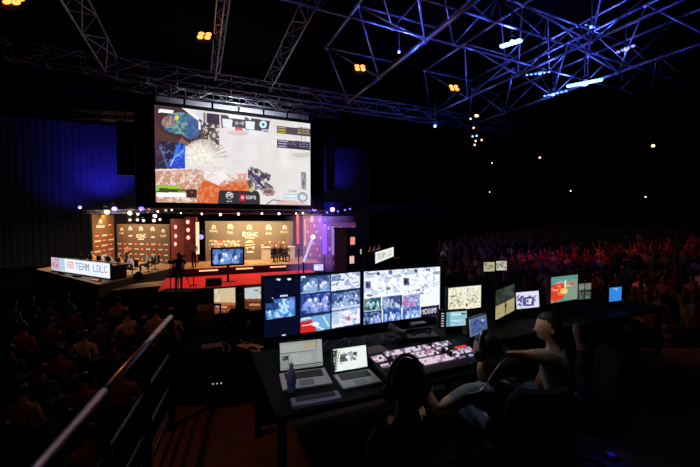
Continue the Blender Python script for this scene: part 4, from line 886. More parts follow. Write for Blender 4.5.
px_screen('monitor', 'white screen with a dark violet diagram, right of the steeply angled monitor', (515.3,293),(536.9,290.5),(539,306),(516,310), 4.3, 4.42, c, bez=.01, dep=.02, stand=.05, tilt=R(4))
c = Canvas(54, 50, [(327,155),(438,142),(438,242),(330,262)], (86,136,132)); c.poly([(328,190),(375,176),(395,200),(380,240),(330,262)], (206,62,40)); c.put(c.mpoly([(328,200),(372,185),(385,240),(330,262)]) & (c.noise(14,3) > .6), (228,110,70), .8); c.poly([(395,170),(438,160),(438,240),(385,246)], (120,146,124)); c.ell(384,212,16,12,(226,190,90)); c.scribble(366,200,402,222,(240,232,170),10,4,4); c.rect(385,168,392,198,(236,226,190)); c.scribble(345,172,425,192,(236,190,160),14,5,4,.8); c.ell(415,180,10,8,(200,80,70)); c.rect(340,205,362,212,(240,150,120)); c.scribble(330,160,436,180,(120,170,160),14,8,5,.5)
px_screen('monitor', 'monitor with an orange-red and teal picture on the right desk', (550,277),(576.5,274.5),(577,298.5),(550,303.7), 4.25, 4.5, c, bez=.014, dep=.04, stand=at(563,301,4.37).z-ZD)
c = Canvas(30, 36, [(444,182),(496,172),(496,238),(444,246)], (92,100,96)); c.rect(444,178,496,206,(126,130,118),-.15); c.rect(444,210,496,216,(10,10,10),-.15); c.rect(444,217,496,243,(78,88,84),-.1); c.line(470,175,470,244,3,(20,22,22)); c.scribble(446,182,494,240,(176,178,160),18,5,4,.6)
px_screen('monitor', 'dim grey monitor split in four, right of the orange and teal picture', (577.8,284.5),(590.5,282),(590.5,298),(577.8,300), 4.55, 4.62, c, bez=.01, dep=.03, stand=.03, m=M_dim)
c = Canvas(30, 28, [(546,198),(610,190),(618,248),(553,254)], (46,134,226)); c.scribble(565,196,600,208,(170,214,250),10,3,4,.9); c.scribble(550,210,612,250,(70,150,236),10,4,6,.5)
px_screen('monitor', 'small bright plain blue screen at the right end of the desks', (606.5,288.1),(619.4,286.1),(621,300.2),(608.3,301.8), 4.72, 4.82, c, bez=.01, dep=.02, stand=at(614,301,4.77).z-ZD+.0, m=colmat('blue picture', 1.0))
# far pair of tablets
c = Canvas(22, 20, [(0,0),(22,0),(22,20),(0,20)], (190,180,150)); c.scribble(1,1,21,19,(110,100,80),22,3,2,.8,0,.2)
px_screen('monitor', 'left of two small cream screens among the red-lit crowd', (480.3,262.8),(491.5,261.5),(494.5,270.8),(483.5,271.8), 9.0, 9.05, c, bez=.02, dep=.03, m=colmat('far picture', .95), stand=at(487,271,9).z-AF)
c = Canvas(22, 20, [(0,0),(22,0),(22,20),(0,20)], (204,204,180)); c.scribble(1,1,21,19,(60,64,60),22,8,2,.8,0,.2)
px_screen('monitor', 'right of two small cream screens among the red-lit crowd', (492.8,261.5),(502.8,260.5),(506.5,269.8),(496,270.8), 9.0, 9.05, c, bez=.02, dep=.03, m=colmat('far picture', .95), stand=at(500,270,9).z-AF)
# two screens at left behind the silhouette
c = Canvas(40, 44, [(175,65),(355,60),(350,240),(190,265)], (236,212,170)); c.rect(170,176,360,196,(196,120,80)); c.rect(170,196,360,270,(128,64,42)); c.rect(200,204,290,218,(236,170,130)); c.rect(195,228,270,244,(170,96,66)); c.line(220,75,220,105,8,(60,44,40)); c.scribble(190,200,350,260,(210,140,100),16,3,5,.6); c.put(c.mrect(170,60,230,170) & (c.noise(40,3)>.4), (250,246,220), .6)
px_screen('monitor', 'left of two screens behind the seated silhouette, pale above and orange-brown below', (212.5,288.8),(235.5,287.7),(235.5,311.5),(214.4,314), 7.9, 8.1, c, bez=.03, dep=.05, m=M_dim, stand=at(224,313,8).z-AF)
c = Canvas(36, 40, [(430,60),(560,55),(560,215),(430,235)], (214,224,224)); c.rect(425,140,565,160,(150,76,50)); c.rect(425,160,565,240,(96,50,34)); c.rect(465,176,545,192,(226,150,110)); c.scribble(440,66,556,130,(180,200,206),10,4,6,.6); c.ell(522,82,14,5,(80,90,90)); c.ell(552,98,6,6,(90,70,50)); c.rect(430,200,560,212,(120,66,46))
px_screen('monitor', 'right of two screens behind the seated silhouette, cool white above and orange-brown below', (244.8,287.6),(262,287),(262,309),(244.8,311.5), 8.1, 8.3, c, bez=.03, dep=.05, m=M_dim, stand=at(253,310,8.2).z-AF)
# grey cloth over a barrier
m = MB(); q = at(206,331,6.6); q2 = at(200,305,6.6); hh_ = q2.z-q.z; n = 14
rg = [[Vector((-.17+.34*i/n, .012*math.sin(i*1.7), z)) for i in range(n+1)]+[Vector((-.17+.34*i/n, .02+.012*math.sin(i*1.7), z)) for i in range(n, -1, -1)] for z in (0, hh_*.5, hh_)]
o = m.loft(rg).build('hanging_cloth', mat('pale cloth', (120,116,110), .9)); o.location = q; tag(o, 'pale grey cloth hung over a barrier left of the seated silhouette', 'cloth')
t = thing('crowd_barrier', 'dark crowd barrier carrying the pale cloth', 'barrier', (q.x,q.y+.045,AF)); tz = q2.z-AF
MB().tube([(-.25,0,tz),(.27,0,tz)], .02).build('top_bar', M_dark, t); MB().tube([(-.25,0,.2),(.27,0,.2)], .02).build('bottom_bar', M_dark, t)
for i in range(4): MB().tube([(-.25+.173*i,0,0 if i in (0,3) else .2),(-.25+.173*i,0,tz)], .012 if i % 3 else .02).build('upright', M_dark, t)
# office chairs
def chair(lab, loc, rz, rim=None):
    t = thing('office_chair', lab, 'chair', loc, rz)
    MB().box((0,.02,.45), (.46,.44,.07), bev=.03).build('seat', M_dark, t)
    pts = []; m = MB(); rg = []
    for z, w, y in ((.56,.36,-.22),(.66,.44,-.235),(.8,.46,-.25),(.92,.42,-.265),(.98,.3,-.275)):
        rg.append([Vector((w/2*math.sin(a), y-.05*(1-abs(math.sin(a)))*0+(.03 if math.cos(a) > 0 else -.03)*min(1,abs(math.cos(a))*3)-.05*(1-math.sin(a)**2), z)) for a in [2*PI*k/20 for k in range(20)]])
    m.loft(rg).build('backrest', M_dark, t)
    if rim:
        MB().tube([(-.2,-.27,.6),(-.235,-.28,.72),(-.235,-.29,.85),(-.2,-.3,.94),(-.1,-.345,1.0),(0,-.36,1.01),(.1,-.345,1.0),(.2,-.3,.94),(.235,-.29,.85),(.235,-.28,.72),(.2,-.27,.6)], .008, 8).build('backrest_rim', rim, t)
    MB().tube([(0,.0,.42),(0,0,.1)], .03).build('gas_column', M_black, t); MB().tube([(0,-.05,.42),(0,-.25,.44),(0,-.31,.62)], .018).build('back_support', M_black, t)
    for k in range(5):
        a = 2*PI*k/5; lg = MB().tube([(0,0,.11),(.28*math.cos(a),.28*math.sin(a),.075)], [.022,.015], 6).build('leg', M_black, t)
        MB().ball((.28*math.cos(a),.28*math.sin(a),.035), .033, 8).build('caster', M_black, lg)
    for s in (-1,1): MB().tube([(s*.25,-.05,.43),(s*.28,-.05,.63),(s*.28,.15,.65)], .014, 6).build('armrest', M_black, t)
    return t
# added blue source that makes the floor glow at lower right
q = at_z(611,458,0); t = thing('floor_glow_source', 'small added source of the blue floor glow at the lower right', 'light', (q.x,q.y,0), 0)
MB().lathe([(.05,0),(.05,.03),(.04,.035)], seg=16).build('housing', M_black, t); MB().lathe([(.01,.036),(.03,.037),(.03,.034)], seg=14).build('lens', emi('blue glow lens', (20,30,160), .35), t)
light('POINT', (q.x,q.y-.02,.12), .25, (.05,.08,1), size=.02, name='pad_glow')
# spots for the platform area
light('SPOT', (-1.0,.9,3.1), 26, (.75,.82,1), target=U(.74,2.25,DZ), size=.1, angle=20, blend=1, name='desk_front_fill')  # added cool spot lifting the bottle and laptop bases
light('SPOT', (-2.4,2.0,4.2), 90, (1,.30,.10), target=(-1.15,3.0,0), size=.1, angle=42, blend=1, name='platform_lamp')
light('SPOT', (-.3,-.2,5.5), 22, (.35,.4,1), target=(-1.2,1.3,1), size=.3, angle=35, blend=1, name='rail_lamp')
light('SPOT', (-.6,3.3,3.4), 34, (.72,.86,1), target=U(.8,2.5,DZ), size=.1, angle=26, blend=1, name='laptop_fill')  # added spot brightening the laptops, no lamp hangs here
# ================================================================ PEOPLE
M_skin = mat('skin', (196,146,120), .55, var=.06); M_hair = mat('dark hair', (26,20,18), .6, bump=.4, scale=60)
M_hairb = mat('brown hair', (70,48,32), .6, bump=.4, scale=60)
def clothm(n, c): return mat('cloth '+n, c, .85, var=.12, scale=15)
def skin_mesh(name, J, B, mats, sub=1, root='pelvis'):
    """J: joint -> (position, radius); B: (joint, joint, material index)"""
    names = list(J); idx = {n: i for i, n in enumerate(names)}
    me = bpy.data.meshes.new(name); me.from_pydata([tuple(J[n][0]) for n in names], [(idx[a], idx[b]) for a, b, _ in B], [])
    o = bpy.data.objects.new(name, me); COL.objects.link(o)
    md = o.modifiers.new('skin', 'SKIN'); md.use_smooth_shade = True; md.branch_smoothing = .6
    if not me.skin_vertices: pass
    for i, n in enumerate(names):
        r = J[n][1]; me.skin_vertices[0].data[i].radius = (r, r) if not isinstance(r, tuple) else r
        me.skin_vertices[0].data[i].use_root = (n == root)
    s = o.modifiers.new('sub', 'SUBSURF'); s.levels = sub; s.render_levels = sub
    bpy.context.view_layer.update()
    dg = bpy.context.evaluated_depsgraph_get(); ev = o.evaluated_get(dg); nm = bpy.data.meshes.new_from_object(ev)
    bpy.data.objects.remove(o); bpy.data.meshes.remove(me); nm.name = name
    nm.materials.clear()
    for m in mats: nm.materials.append(m)
    cen = np.array([p.center[:] for p in nm.polygons]); best = np.full(len(cen), 1e9); mi = np.zeros(len(cen), int)
    for a, b, k in B:
        p, q = np.array(J[a][0]), np.array(J[b][0]); d = q-p; L = max(d @ d, 1e-9); t = np.clip(((cen-p) @ d)/L, 0, 1)
        ra = J[a][1] if not isinstance(J[a][1], tuple) else max(J[a][1]); rb = J[b][1] if not isinstance(J[b][1], tuple) else max(J[b][1])
        D = np.linalg.norm(cen-p-t[:,None]*d, axis=1)/(ra*(1-t)+rb*t)
        m = D < best; best[m] = D[m]; mi[m] = k
    if 'crown' in J:
        hz, hy = J['head'][0][2], J['head'][0][1]; inh = (cen[:,2] > hz-.14) & (np.hypot(cen[:,0], cen[:,1]-hy) < .15)
        mi[inh] = np.where((cen[inh,2] > hz+.045) | ((cen[inh,1] < hy+.01) & (cen[inh,2] > hz-.115)), 3, 0)
    nm.polygons.foreach_set('material_index', mi.astype(np.int32)); nm.polygons.foreach_set('use_smooth', np.ones(len(mi), bool))
    return nm
def head_rings(c, fwd, s=1.0, n=22, m=18, up=Vector((0,0,1))):
    """human head surface; c centre, fwd facing"""
    f = fwd.normalized(); up = (up-f*up.dot(f)).normalized(); r_ = f.cross(up); rings = []
    for i in range(m+1):
        th = PI*i/m; th = min(max(th, .05), PI-.05); zz = -math.cos(th); rr = math.sin(th); ring = []
        for k in range(n):
            ph = 2*PI*k/n; x = rr*math.cos(ph); y = rr*math.sin(ph)     # y forward
            sx, sy, sz = .078, .098, .122
            if zz < 0: sx *= 1-.28*(-zz)**1.3; 
            Y = y*sy + (.012*zz if zz < 0 and y < 0 else 0)
            if y < 0 and zz < -.2: Y *= 1-.3*(-zz-.2)
            if y > 0 and zz < -.55: Y += .014*math.exp(-((zz+.75)/.2)**2)
            g = math.exp(-(x/.16)**2) if y > 0 else 0
            Y += g*(.052*math.exp(-((zz+.20)/.10)**2)+.014*math.exp(-((zz+.02)/.16)**2)) + (.006*math.exp(-((zz+.52)/.07)**2)*math.exp(-(x/.3)**2) if y > 0 else 0)
            if y > 0: Y -= .010*math.exp(-((abs(x)-.36)/.16)**2)*math.exp(-((zz-.02)/.12)**2)
            ring.append(c+(r_*(x*sx)+f*Y+up*(zz*sz))*s)
        rings.append(ring)
    return rings, (r_, f, up)
def join_mesh(nm, mb, mi):
    bm = bmesh.new(); bm.from_mesh(nm)
    mp = {v: bm.verts.new(v.co) for v in mb.bm.verts}
    for f in mb.bm.faces:
        g = bm.faces.new([mp[v] for v in f.verts]); g.material_index = f.material_index; g.smooth = True
    bm.to_mesh(nm); bm.free(); mb.bm.free()
def add_head(nm, c, fwd, s=1.0, skin=0, dark=3):
    rg, (r_, f, up) = head_rings(Vector(c), Vector(fwd), s)
    h = MB(); h.mi = skin; h.loft(rg)
    for sd in (-1, 1):
        h.mi = skin; M = Matrix((r_, f, up)).transposed()
        h.ball(Vector(c)+(r_*sd*.079-f*.008-up*.015)*s, .026*s, 8, (.35,.7,1.1), M)
        h.mi = dark; h.ball(Vector(c)+(r_*sd*.031+f*.0775+up*.006)*s, .010*s, 8, (1.2,.6,.55), M); h.ball(Vector(c)+(r_*sd*.031+f*.083+up*.026)*s, .011*s, 8, (1.5,.4,.3), M); h.ball(Vector(c)+(r_*sd*.010+f*.088-up*.064)*s, .009*s, 8, (1.4,.5,.35), M)
    join_mesh(nm, h, skin)
def hair_obj(c, fwd, s, m, parent, length=0.0, name='hair'):
    rg, (r_, f, up) = head_rings(Vector(c), Vector(fwd), s*1.0, 22, 18)
    out = []; c = Vector(c)
    for i, ring in enumerate(rg):
        zz = -math.cos(min(max(PI*i/18, .05), PI-.05)); o = []
        for k, p in enumerate(ring):
            d = p-c; fw = d.dot(f)/(.098*s)
            lim = .50-(.9 if length else .75)*max(0, -fw*.9+.25)-length*3*(fw < .1)
            grow = 1.12 if zz > lim else .86
            o.append(c+d*grow+(-f*.006*s if grow > 1 else Vector((0,0,0))))
        out.append(o)
    return MB().loft(out).build(name, m, parent)
def hand(J, B, nm, w, h, wr, grip=.5, side=1, k=0):
    """five fingers from wrist w towards h; adds to skeleton"""
    w, h = Vector(w), Vector(h); d = (h-w).normalized(); n = Vector((0,0,1)); x = d.cross(n).normalized(); n = x.cross(d).normalized()
    J[nm+'palm'] = (w+d*.055, (.036,.018)); B.append((wr, nm+'palm', k))
    for i, (off, ln) in enumerate(((-.028,.058),(-.010,.070),(.010,.066),(.028,.052))):
        a = w+d*.085+x*off; b = a+(d*.9-n*grip*.45).normalized()*ln*.5; c_ = b+(d*.7-n*grip).normalized()*ln*.5
        J[f'{nm}f{i}a'] = (a, .010); J[f'{nm}f{i}b'] = (b, .009); J[f'{nm}f{i}c'] = (c_, .007)
        B += [(nm+'palm', f'{nm}f{i}a', k), (f'{nm}f{i}a', f'{nm}f{i}b', k), (f'{nm}f{i}b', f'{nm}f{i}c', k)]
    a = w+d*.035-x*side*.032; b = a+(d*.7-x*side*.7-n*.2).normalized()*.035; c_ = b+(d*.95-x*side*.2-n*.3).normalized()*.03
    J[nm+'ta'] = (a, .013); J[nm+'tb'] = (b, .011); J[nm+'tc'] = (c_, .009); B += [(nm+'palm', nm+'ta', k), (nm+'ta', nm+'tb', k), (nm+'tb', nm+'tc', k)]
def seated(armL, armR, lean=.05, headf=(0,1,0), legs=True, hi=False, standing=False, zoff=0.0, sleeve=1, pants=2):
    """standard figure facing +Y, feet at z 0, pelvis on the axis. arms: (elbow, wrist, hand)"""
    z0 = .95 if standing else .52; H = lambda z: z0+z
    J = {'pelvis': ((0,0,H(0)), (.15,.115)), 'waist': ((0,lean*.3,H(.16)), (.135,.10)), 'chest': ((0,lean*.8,H(.36)), (.165,.115)), 'neckb': ((0,lean,H(.52)), .07), 'neck': ((0,lean+.01,H(.59)), .052), 'jaw': ((0,lean+.025,H(.64)), .06), 'head': ((0,lean+.02,H(.73)), (.078,.092)), 'crown': ((0,lean+.01,H(.79)), .065)}
    B = [('pelvis','waist',pants),('waist','chest',sleeve),('chest','neckb',sleeve),('neckb','neck',0),('neck','jaw',0),('jaw','head',0),('head','crown',3)]
    for s, arm in ((-1,armL),(1,armR)):
        n = 'L' if s < 0 else 'R'; e, w, h = arm
        J['sh'+n] = ((s*.175,lean*.9,H(.45)), .062); J['el'+n] = (e, .046); J['wr'+n] = (w, .030)
        B += [('chest','sh'+n,sleeve), ('sh'+n,'el'+n,sleeve), ('el'+n,'wr'+n,0 if sleeve == 1 else sleeve)]
        if hi: hand(J, B, n, w, h, 'wr'+n, side=s)
        else: J['hd'+n] = (h, (.040,.022)); B.append(('wr'+n,'hd'+n,0))
        if standing: k_, a_, t_ = (s*.11,.02,.50), (s*.12,-.02,.09), (s*.13,.12,.04)
        else: k_, a_, t_ = (s*.13,.46,.50), (s*.13,.42,.10), (s*.14,.54,.04)
        J['hip'+n] = ((s*.09,.02 if standing else .05,H(-.03)), .095); J['kn'+n] = (k_, .062); J['an'+n] = (a_, .042); J['to'+n] = (t_, (.04,.03))
        B += [('pelvis','hip'+n,pants), ('hip'+n,'kn'+n,pants), ('kn'+n,'an'+n,pants), ('an'+n,'to'+n,4)]
    return J, B
V = Vector
ARMS = {'lap': (((-.27,.02,.70),(-.16,.22,.62),(-.08,.29,.62)), ((.27,.02,.70),(.16,.22,.62),(.08,.29,.62))),
 'fold': (((-.27,.08,.74),(-.04,.24,.78),(.06,.24,.80)), ((.27,.08,.74),(.04,.27,.76),(-.06,.27,.74))),
 'up': (((-.36,.06,1.06),(-.42,.12,1.30),(-.41,.13,1.40)), ((.36,.06,1.06),(.42,.12,1.30),(.41,.13,1.40))),
 'one': (((-.27,.02,.70),(-.16,.22,.62),(-.08,.29,.62)), ((.34,.10,1.08),(.30,.20,1.33),(.28,.22,1.42))),
 'desk': (((-.27,.12,.72),(-.20,.36,.80),(-.18,.45,.80)), ((.27,.12,.72),(.20,.36,.80),(.18,.45,.80)))}
SHIRTS = [('grey',(62,60,62)),('white',(205,200,198)),('red',(82,20,18)),('navy',(30,34,60)),('tan',(108,92,76)),('black',(16,16,17))]
M_shoe = mat('dark shoes', (20,18,18), .6); M_jean = clothm('jeans', (44,52,80)); M_trou = clothm('trousers', (12,12,15))
vari = {}
for an in ('lap','fold','up','one'):
    J, B = seated(*ARMS[an]); vari[an] = skin_mesh('spectator_'+an, J, B, [M_skin, clothm('grey',(120,118,120)), M_trou, M_hair, M_shoe], 1)
J, B = seated(*ARMS['desk'], lean=.14); vari['desk'] = skin_mesh('player', J, B, [M_skin, clothm('team blue',(150,165,205)), M_trou, M_hair, M_shoe], 1)
J, B = seated(((-.27,.0,1.18),(-.2,.2,1.12),(-.12,.3,1.16)), ((.27,0,1.18),(.24,.06,.96),(.22,.1,.88)), lean=0, standing=True); vari['stand'] = skin_mesh('standing', J, B, [M_skin, clothm('white',(205,200,198)), M_trou, M_hair, M_shoe], 1)
J, B = seated(((-.3,.05,1.2),(-.12,.3,1.38),(-.05,.38,1.42)), ((.3,.05,1.2),(.14,.3,1.36),(.07,.38,1.4)), lean=.04, standing=True); vari['cam'] = skin_mesh('camera operator', J, B, [M_skin, clothm('black',(30,30,32)), M_trou, M_hair, M_shoe], 1)
VM = {}; M_skin2 = mat('dimmed skin', (112,80,64), .6)  # skin colour darkened to stand for the dim light on the crowd
def vmesh(an, sh):
    if (an, sh) not in VM:
        m = vari[an].copy(); m.materials[0] = M_skin2 if isinstance(sh, int) else M_skin; m.materials[1] = clothm(*SHIRTS[sh]) if isinstance(sh, int) else clothm(*sh); VM[(an, sh)] = m
    return VM[(an, sh)]
def person(an, sh, loc, rz, lab, s=1.0, group=None):
    o = bpy.data.objects.new('person', vmesh(an, sh)); COL.objects.link(o); o.location = loc; o.rotation_euler.z = rz; o.scale = (s,)*3
    return tag(o, lab, 'person', group)
def face(p, q): d = Vector(q)-Vector(p); return math.atan2(d.y, d.x)-PI/2
# --- the tiered crowd on the right
M_tier = mat('dark stand steps', (6,6,7), .95, spec=0); M_bench = mat('dark bench', (5,5,6), .9, spec=0)
st = thing('tiered_stand', 'dark raked stand of benches full of red-lit spectators at the right', 'stand', U(0,0,AF), TH)
stp = MB(); cand = []; side_lab = {'lap':'hands in lap','fold':'arms folded','up':'both arms raised','one':'one arm raised'}
for k in range(24):
    a_ = 12+.95*k; zf = -1.55+.09*k; b_lo = max(1.5, (a_*CU-1.08*a_*SU)/(1.08*CU+SU)-1.0); b_hi = min(25.0, (a_*CU-.25*a_*SU)/(.25*CU+SU))
    if b_hi-b_lo < 1: continue
    hbox(stp, a_-.62, a_+.33, b_lo, b_hi, 0, zf-AF)
    MB().box((a_+.04, (b_lo+b_hi)/2, zf-AF+.21), (.34, b_hi-b_lo-.1, .42)).build('bench', M_bench, st)
    b = b_lo+.5+.3*RNG.rand()
    while b < b_hi-.4:
        if RNG.rand() < .86: cand.append((U(a_, b+RNG.uniform(-.05,.05), zf), k))
        b += .74
stp.build('steps', M_tier, st)
cand.sort(key=lambda c_: c_[0].length); near, rest = cand[:292], cand[292:]
def pick():
    return random.choices(['lap','fold','up','one'], [5,3,.8,1.2])[0], random.choices([0,1,2,4,5],[3,.5,3,2,6])[0]
for p, k in near:
    an, sh = pick(); px, py = corner_px(p+Vector((0,0,1.2)))
    third = 'left' if px < 540 else ('middle' if px < 630 else 'right'); dep = 'lower' if k < 6 else ('middle' if k < 13 else 'upper')
    lab = f'spectator in {SHIRTS[sh][0]}, {side_lab[an]}, {dep} rows of the right stand, {third} part'
    person(an, sh, p, TH+PI/2+random.uniform(-.2,.0), lab, random.uniform(.94,1.06), f'spectators in the {dep} rows of the right stand')
if rest:
    bm = bmesh.new(); ms = []
    for p, k in rest:
        an, sh = pick(); m = vmesh(an, sh); n0 = len(bm.verts); bm.from_mesh(m); bm.verts.ensure_lookup_table()
        M = Matrix.Translation(p) @ Matrix.Rotation(TH+PI/2+random.uniform(-.2,0), 4, 'Z')
        for v in bm.verts[n0:]: v.co = M @ v.co
    me = bpy.data.meshes.new('distant_crowd'); bm.to_mesh(me); bm.free(); me.materials.clear()
    for m in (M_skin2, clothm(*SHIRTS[0]), M_trou, M_hair, M_shoe): me.materials.append(m)
    o = bpy.data.objects.new('distant_crowd', me); COL.objects.link(o); tag(o, 'dense far part of the red-lit crowd high in the right stand', 'crowd', kind='stuff')
print('crowd', len(near), len(rest))
for tx, ty, e, an in ((468,252,90,26),(520,240,260,22),(548,250,220,18),(585,240,300,22),(610,262,160,16),(640,240,220,20),(560,272,100,18),(690,235,90,20),(500,262,80,16)):
    q = at(tx, ty, 19 if ty < 255 else 13); light('SPOT', U(8,20,9.5), e*17, (1,.035,.04), target=q, size=.3, angle=an*.8, blend=1, name='crowd_red')
light('SPOT', U(9,17,8), 300, (.5,.2,1), target=at(652,248,15), size=.2, angle=9, blend=1, name='crowd_violet')
# --- spectators by the left of the platform
lf = [(155,311,7.4,4,'lap','orange-lit spectator in a tan top beside the far end of the railing'), (170,313,7.9,4,'lap','orange-lit spectator whose back shows just behind the railing end'), (128,313,7.2,4,'fold','orange-lit spectator turned sideways, left of the two beside the railing end'), (143,322,6.9,5,'lap','dark spectator sitting before the orange-lit ones by the railing'),
  (48,322,8.6,2,'fold','reddish-lit spectator in the middle of the left crowd'), (71,312,9.6,2,'lap','reddish-lit spectator behind the middle of the left crowd'), (22,328,8.2,4,'lap','faint orange-lit spectator near the left edge'), (47,305,10.6,2,'lap','spectator with a red-lit face, farther back in the left crowd'),
  (83,335,7.8,0,'lap','dim spectator in grey in the left crowd'), (100,322,8.8,5,'lap','dark spectator in black left of the sideways one'), (58,352,7.0,2,'fold','reddish-lit spectator in front of the middle of the left crowd'), (20,398,5.4,4,'lap','nearest dim spectator at the lower left edge'),
  (112,345,6.8,5,'fold','dark spectator under the railing middle'), (82,380,5.6,2,'lap','reddish spectator seen just above the near railing'), (40,375,6.2,5,'lap','dark spectator in the near left crowd'), (8,350,7.2,5,'fold','dark spectator at the left edge'), (120,372,5.3,4,'lap','orange-lit spectator seen through the railing bars'), (88,440,4.3,4,'lap','orange-lit spectator low behind the near railing'),
  (95,306,10.4,5,'lap','dark spectator far back below the team stage'), (118,300,10.2,0,'lap','grey spectator far back right of the other below the team stage'), (12,305,10.8,0,'lap','dim grey spectator far back at the left edge'), (30,302,12,5,'fold','dark spectator far back at the left'), (66,297,12.2,0,'fold','dim spectator in the last row before the team stage')]
bm_ = 0
for px, py, Y, sh, an, lab in lf:
    p = at(px, py, Y); zf = p.z-1.20
    if zf < AF+.02: zf = AF
    p0 = Vector((p.x, p.y, max(zf, AF))); rz_ = face(p0, U(0,24)) if 'sideways' not in lab else face(p0, p0+Vector((-1,.3,0)))
    person(an, sh, p0, rz_, lab, 1.0)
    t = thing('audience_bench', 'bench under '+lab.replace('spectator ','').replace('seated ',''), 'bench', p0, rz_)
    MB().box((0,0,.405), (.5,.36,.05), bev=.01).build('seat', M_bench, t)
    hgt = p0.z-AF
    for s in (-1,1): MB().box((s*.2,0,(.38-hgt)/2), (.04,.3,.38+hgt)).build('leg', M_dark, t)
light('SPOT', (-3.2,7.2,4.6), 200, (1,.30,.10), target=(-4.4,7.6,-.5), size=.2, angle=64, blend=1, name='crowd_orange')
light('SPOT', (-6.5,8.0,3.6), 60, (1,.16,.07), target=(-7.6,9,-1), size=.2, angle=80, blend=1, name='crowd_orange')
light('SPOT', (-3.2,3.5,3.0), 26, (1,.2,.08), target=(-4.0,5.2,-1.2), size=.2, angle=80, blend=1, name='crowd_orange')
# --- spectators right of the desks
for px, py, Y, sh, an, lab in [(625,325,5.2,2,'lap','orange-lit spectator seated behind the right end of the desks'), (652,300,7.2,4,'fold','spectator dimly lit at the right, raising folded hands near the chin'), (688,300,7.0,4,'one','orange-lit spectator at the right edge reaching out an arm'), (672,330,6.0,5,'lap','dark spectator in front of the one reaching out an arm')]:
    p = at(px, py, Y); zf = p.z-1.2; base = 0 if (p.y < 5.2 and False) else zf
    p0 = Vector((p.x, p.y, zf)); rz_ = face(p0, U(0,24)); person(an, sh, p0, rz_, lab)
    t = thing('audience_bench', 'bench under '+lab.replace('spectator ','').replace('seated ',''), 'bench', p0, rz_); MB().box((0,0,.405), (.5,.36,.05), bev=.01).build('seat', M_bench, t)
    for s in (-1,1): MB().box((s*.2,0,(.38-(zf-AF))/2), (.04,.3,.38+(zf-AF))).build('leg', M_dark, t)
light('SPOT', (4.6,4.0,4.2), 90, (1,.3,.12), target=(5.6,6.5,.4), size=.1, angle=66, blend=1, name='crowd_orange')
# --- silhouette at the left screens
p = at(239,297,7.3); s0 = person('lap', 5, (p.x,p.y,p.z-1.25), 0, 'person seated as a black silhouette before two screens, left of the big multiview'); s0.scale = (1,1,1)
t = thing('audience_bench', 'dark bench under the person silhouetted before two screens', 'bench', s0.location, 0); MB().box((0,0,.405), (.5,.36,.05), bev=.01).build('seat', M_bench, t)
for s in (-1,1): MB().box((s*.2,0,(.38-(s0.location.z-AF))/2), (.04,.3,.38+(s0.location.z-AF))).build('leg', M_dark, t)
# --- stage people
drot = math.atan2((D1-D0).y, (D1-D0).x); dn = Vector((-math.sin(drot), math.cos(drot), 0))
def stool(p, rz, lab, h=.42):
    t = thing('stage_chair', lab, 'chair', p, rz)
    MB().box((0,0,h-.03), (.46,.42,.06), bev=.02).build('seat', M_black, t); MB().box((0,-.24,.72), (.44,.05,.5), bev=.02).build('backrest', M_black, t); MB().tube([(0,0,.03),(0,0,h-.05)], .03).build('column', M_black, t); MB().lathe([(.25,0),(.24,.03)], seg=12).build('base', M_black, t); MB().tube([(0,-.18,h-.04),(0,-.25,.55)], .02).build('back_support', M_black, t)
    return t
tb = [('light orange',(220,150,90)),('white',(205,200,198)),('team blue',(150,165,205)),('light orange',(220,150,90)),('team blue',(150,165,205))]
nth = ['leftmost','second','third','fourth','rightmost']
for k in range(5):
    f = (.32,.47,.62,.77,.92)[k]; p = D0.lerp(D1, f)+dn*1.5; p.z = za
    person('desk', tb[k], p, drot+PI, 'player behind the desk with the team sign, '+nth[k]+' of five'); stool(p, drot+PI, 'black chair of the player behind the team sign, '+nth[k]+' of five')
    q = D0.lerp(D1, f)+dn*.72; q.z = za+.84
    t = thing('game_monitor', 'black back of a game monitor on the team desk before the '+nth[k]+' player', 'monitor', q, drot)
    MB().box((0,0,.2), (.46,.05,.27), bev=.01).build('screen_back', M_black, t); MB().box((0,.0,.06), (.06,.05,.16)).build('stand', M_black, t); MB().box((0,0,-.01), (.26,.2,.02)).build('stand_base', M_black, t)
p = at(127,241,24.5); person('stand', ('light orange',(220,150,90)), (p.x,p.y,za), drot+PI, 'person in an orange-lit top standing behind the players before the backdrop')
p = at_z(131,276,za); p = Vector((p.x+.1,p.y+1.6,za)); person('lap', ('team blue',(150,165,205)), p, face(p, p+Vector((-1,-.4,0))), 'person in a pale blue shirt seated at the right end of the team desk'); stool(p, face(p, p+Vector((-1,-.4,0))), 'black chair at the right end of the team desk')
p = at_z(155,269.5,za); r_ = face(p, p+Vector((-1,-.25,0))); person('lap', ('team blue',(150,165,205)), p, r_, 'person in blue seated alone facing left before the left team backdrop'); stool(p, r_, 'chair of the person seated alone before the left team backdrop')
# small wheeled thing on the stage edge
p = at_z(133,283.5,za); t = thing('floor_spotlight', 'round black spotlight standing at the right edge of the left team stage', 'stage light', p+Vector((0,.5,0)), 0)
MB().lathe([(.22,-.12),(.25,.0),(.25,.1),(.2,.12)], (0,0,.3), 14, Matrix.Rotation(R(70), 3, 'X')).build('lamp_head', M_black, t); MB().tube([(-.28,0,.3),(-.28,0,.02),(.28,0,.02),(.28,0,.3)], .02).build('yoke', M_black, t)
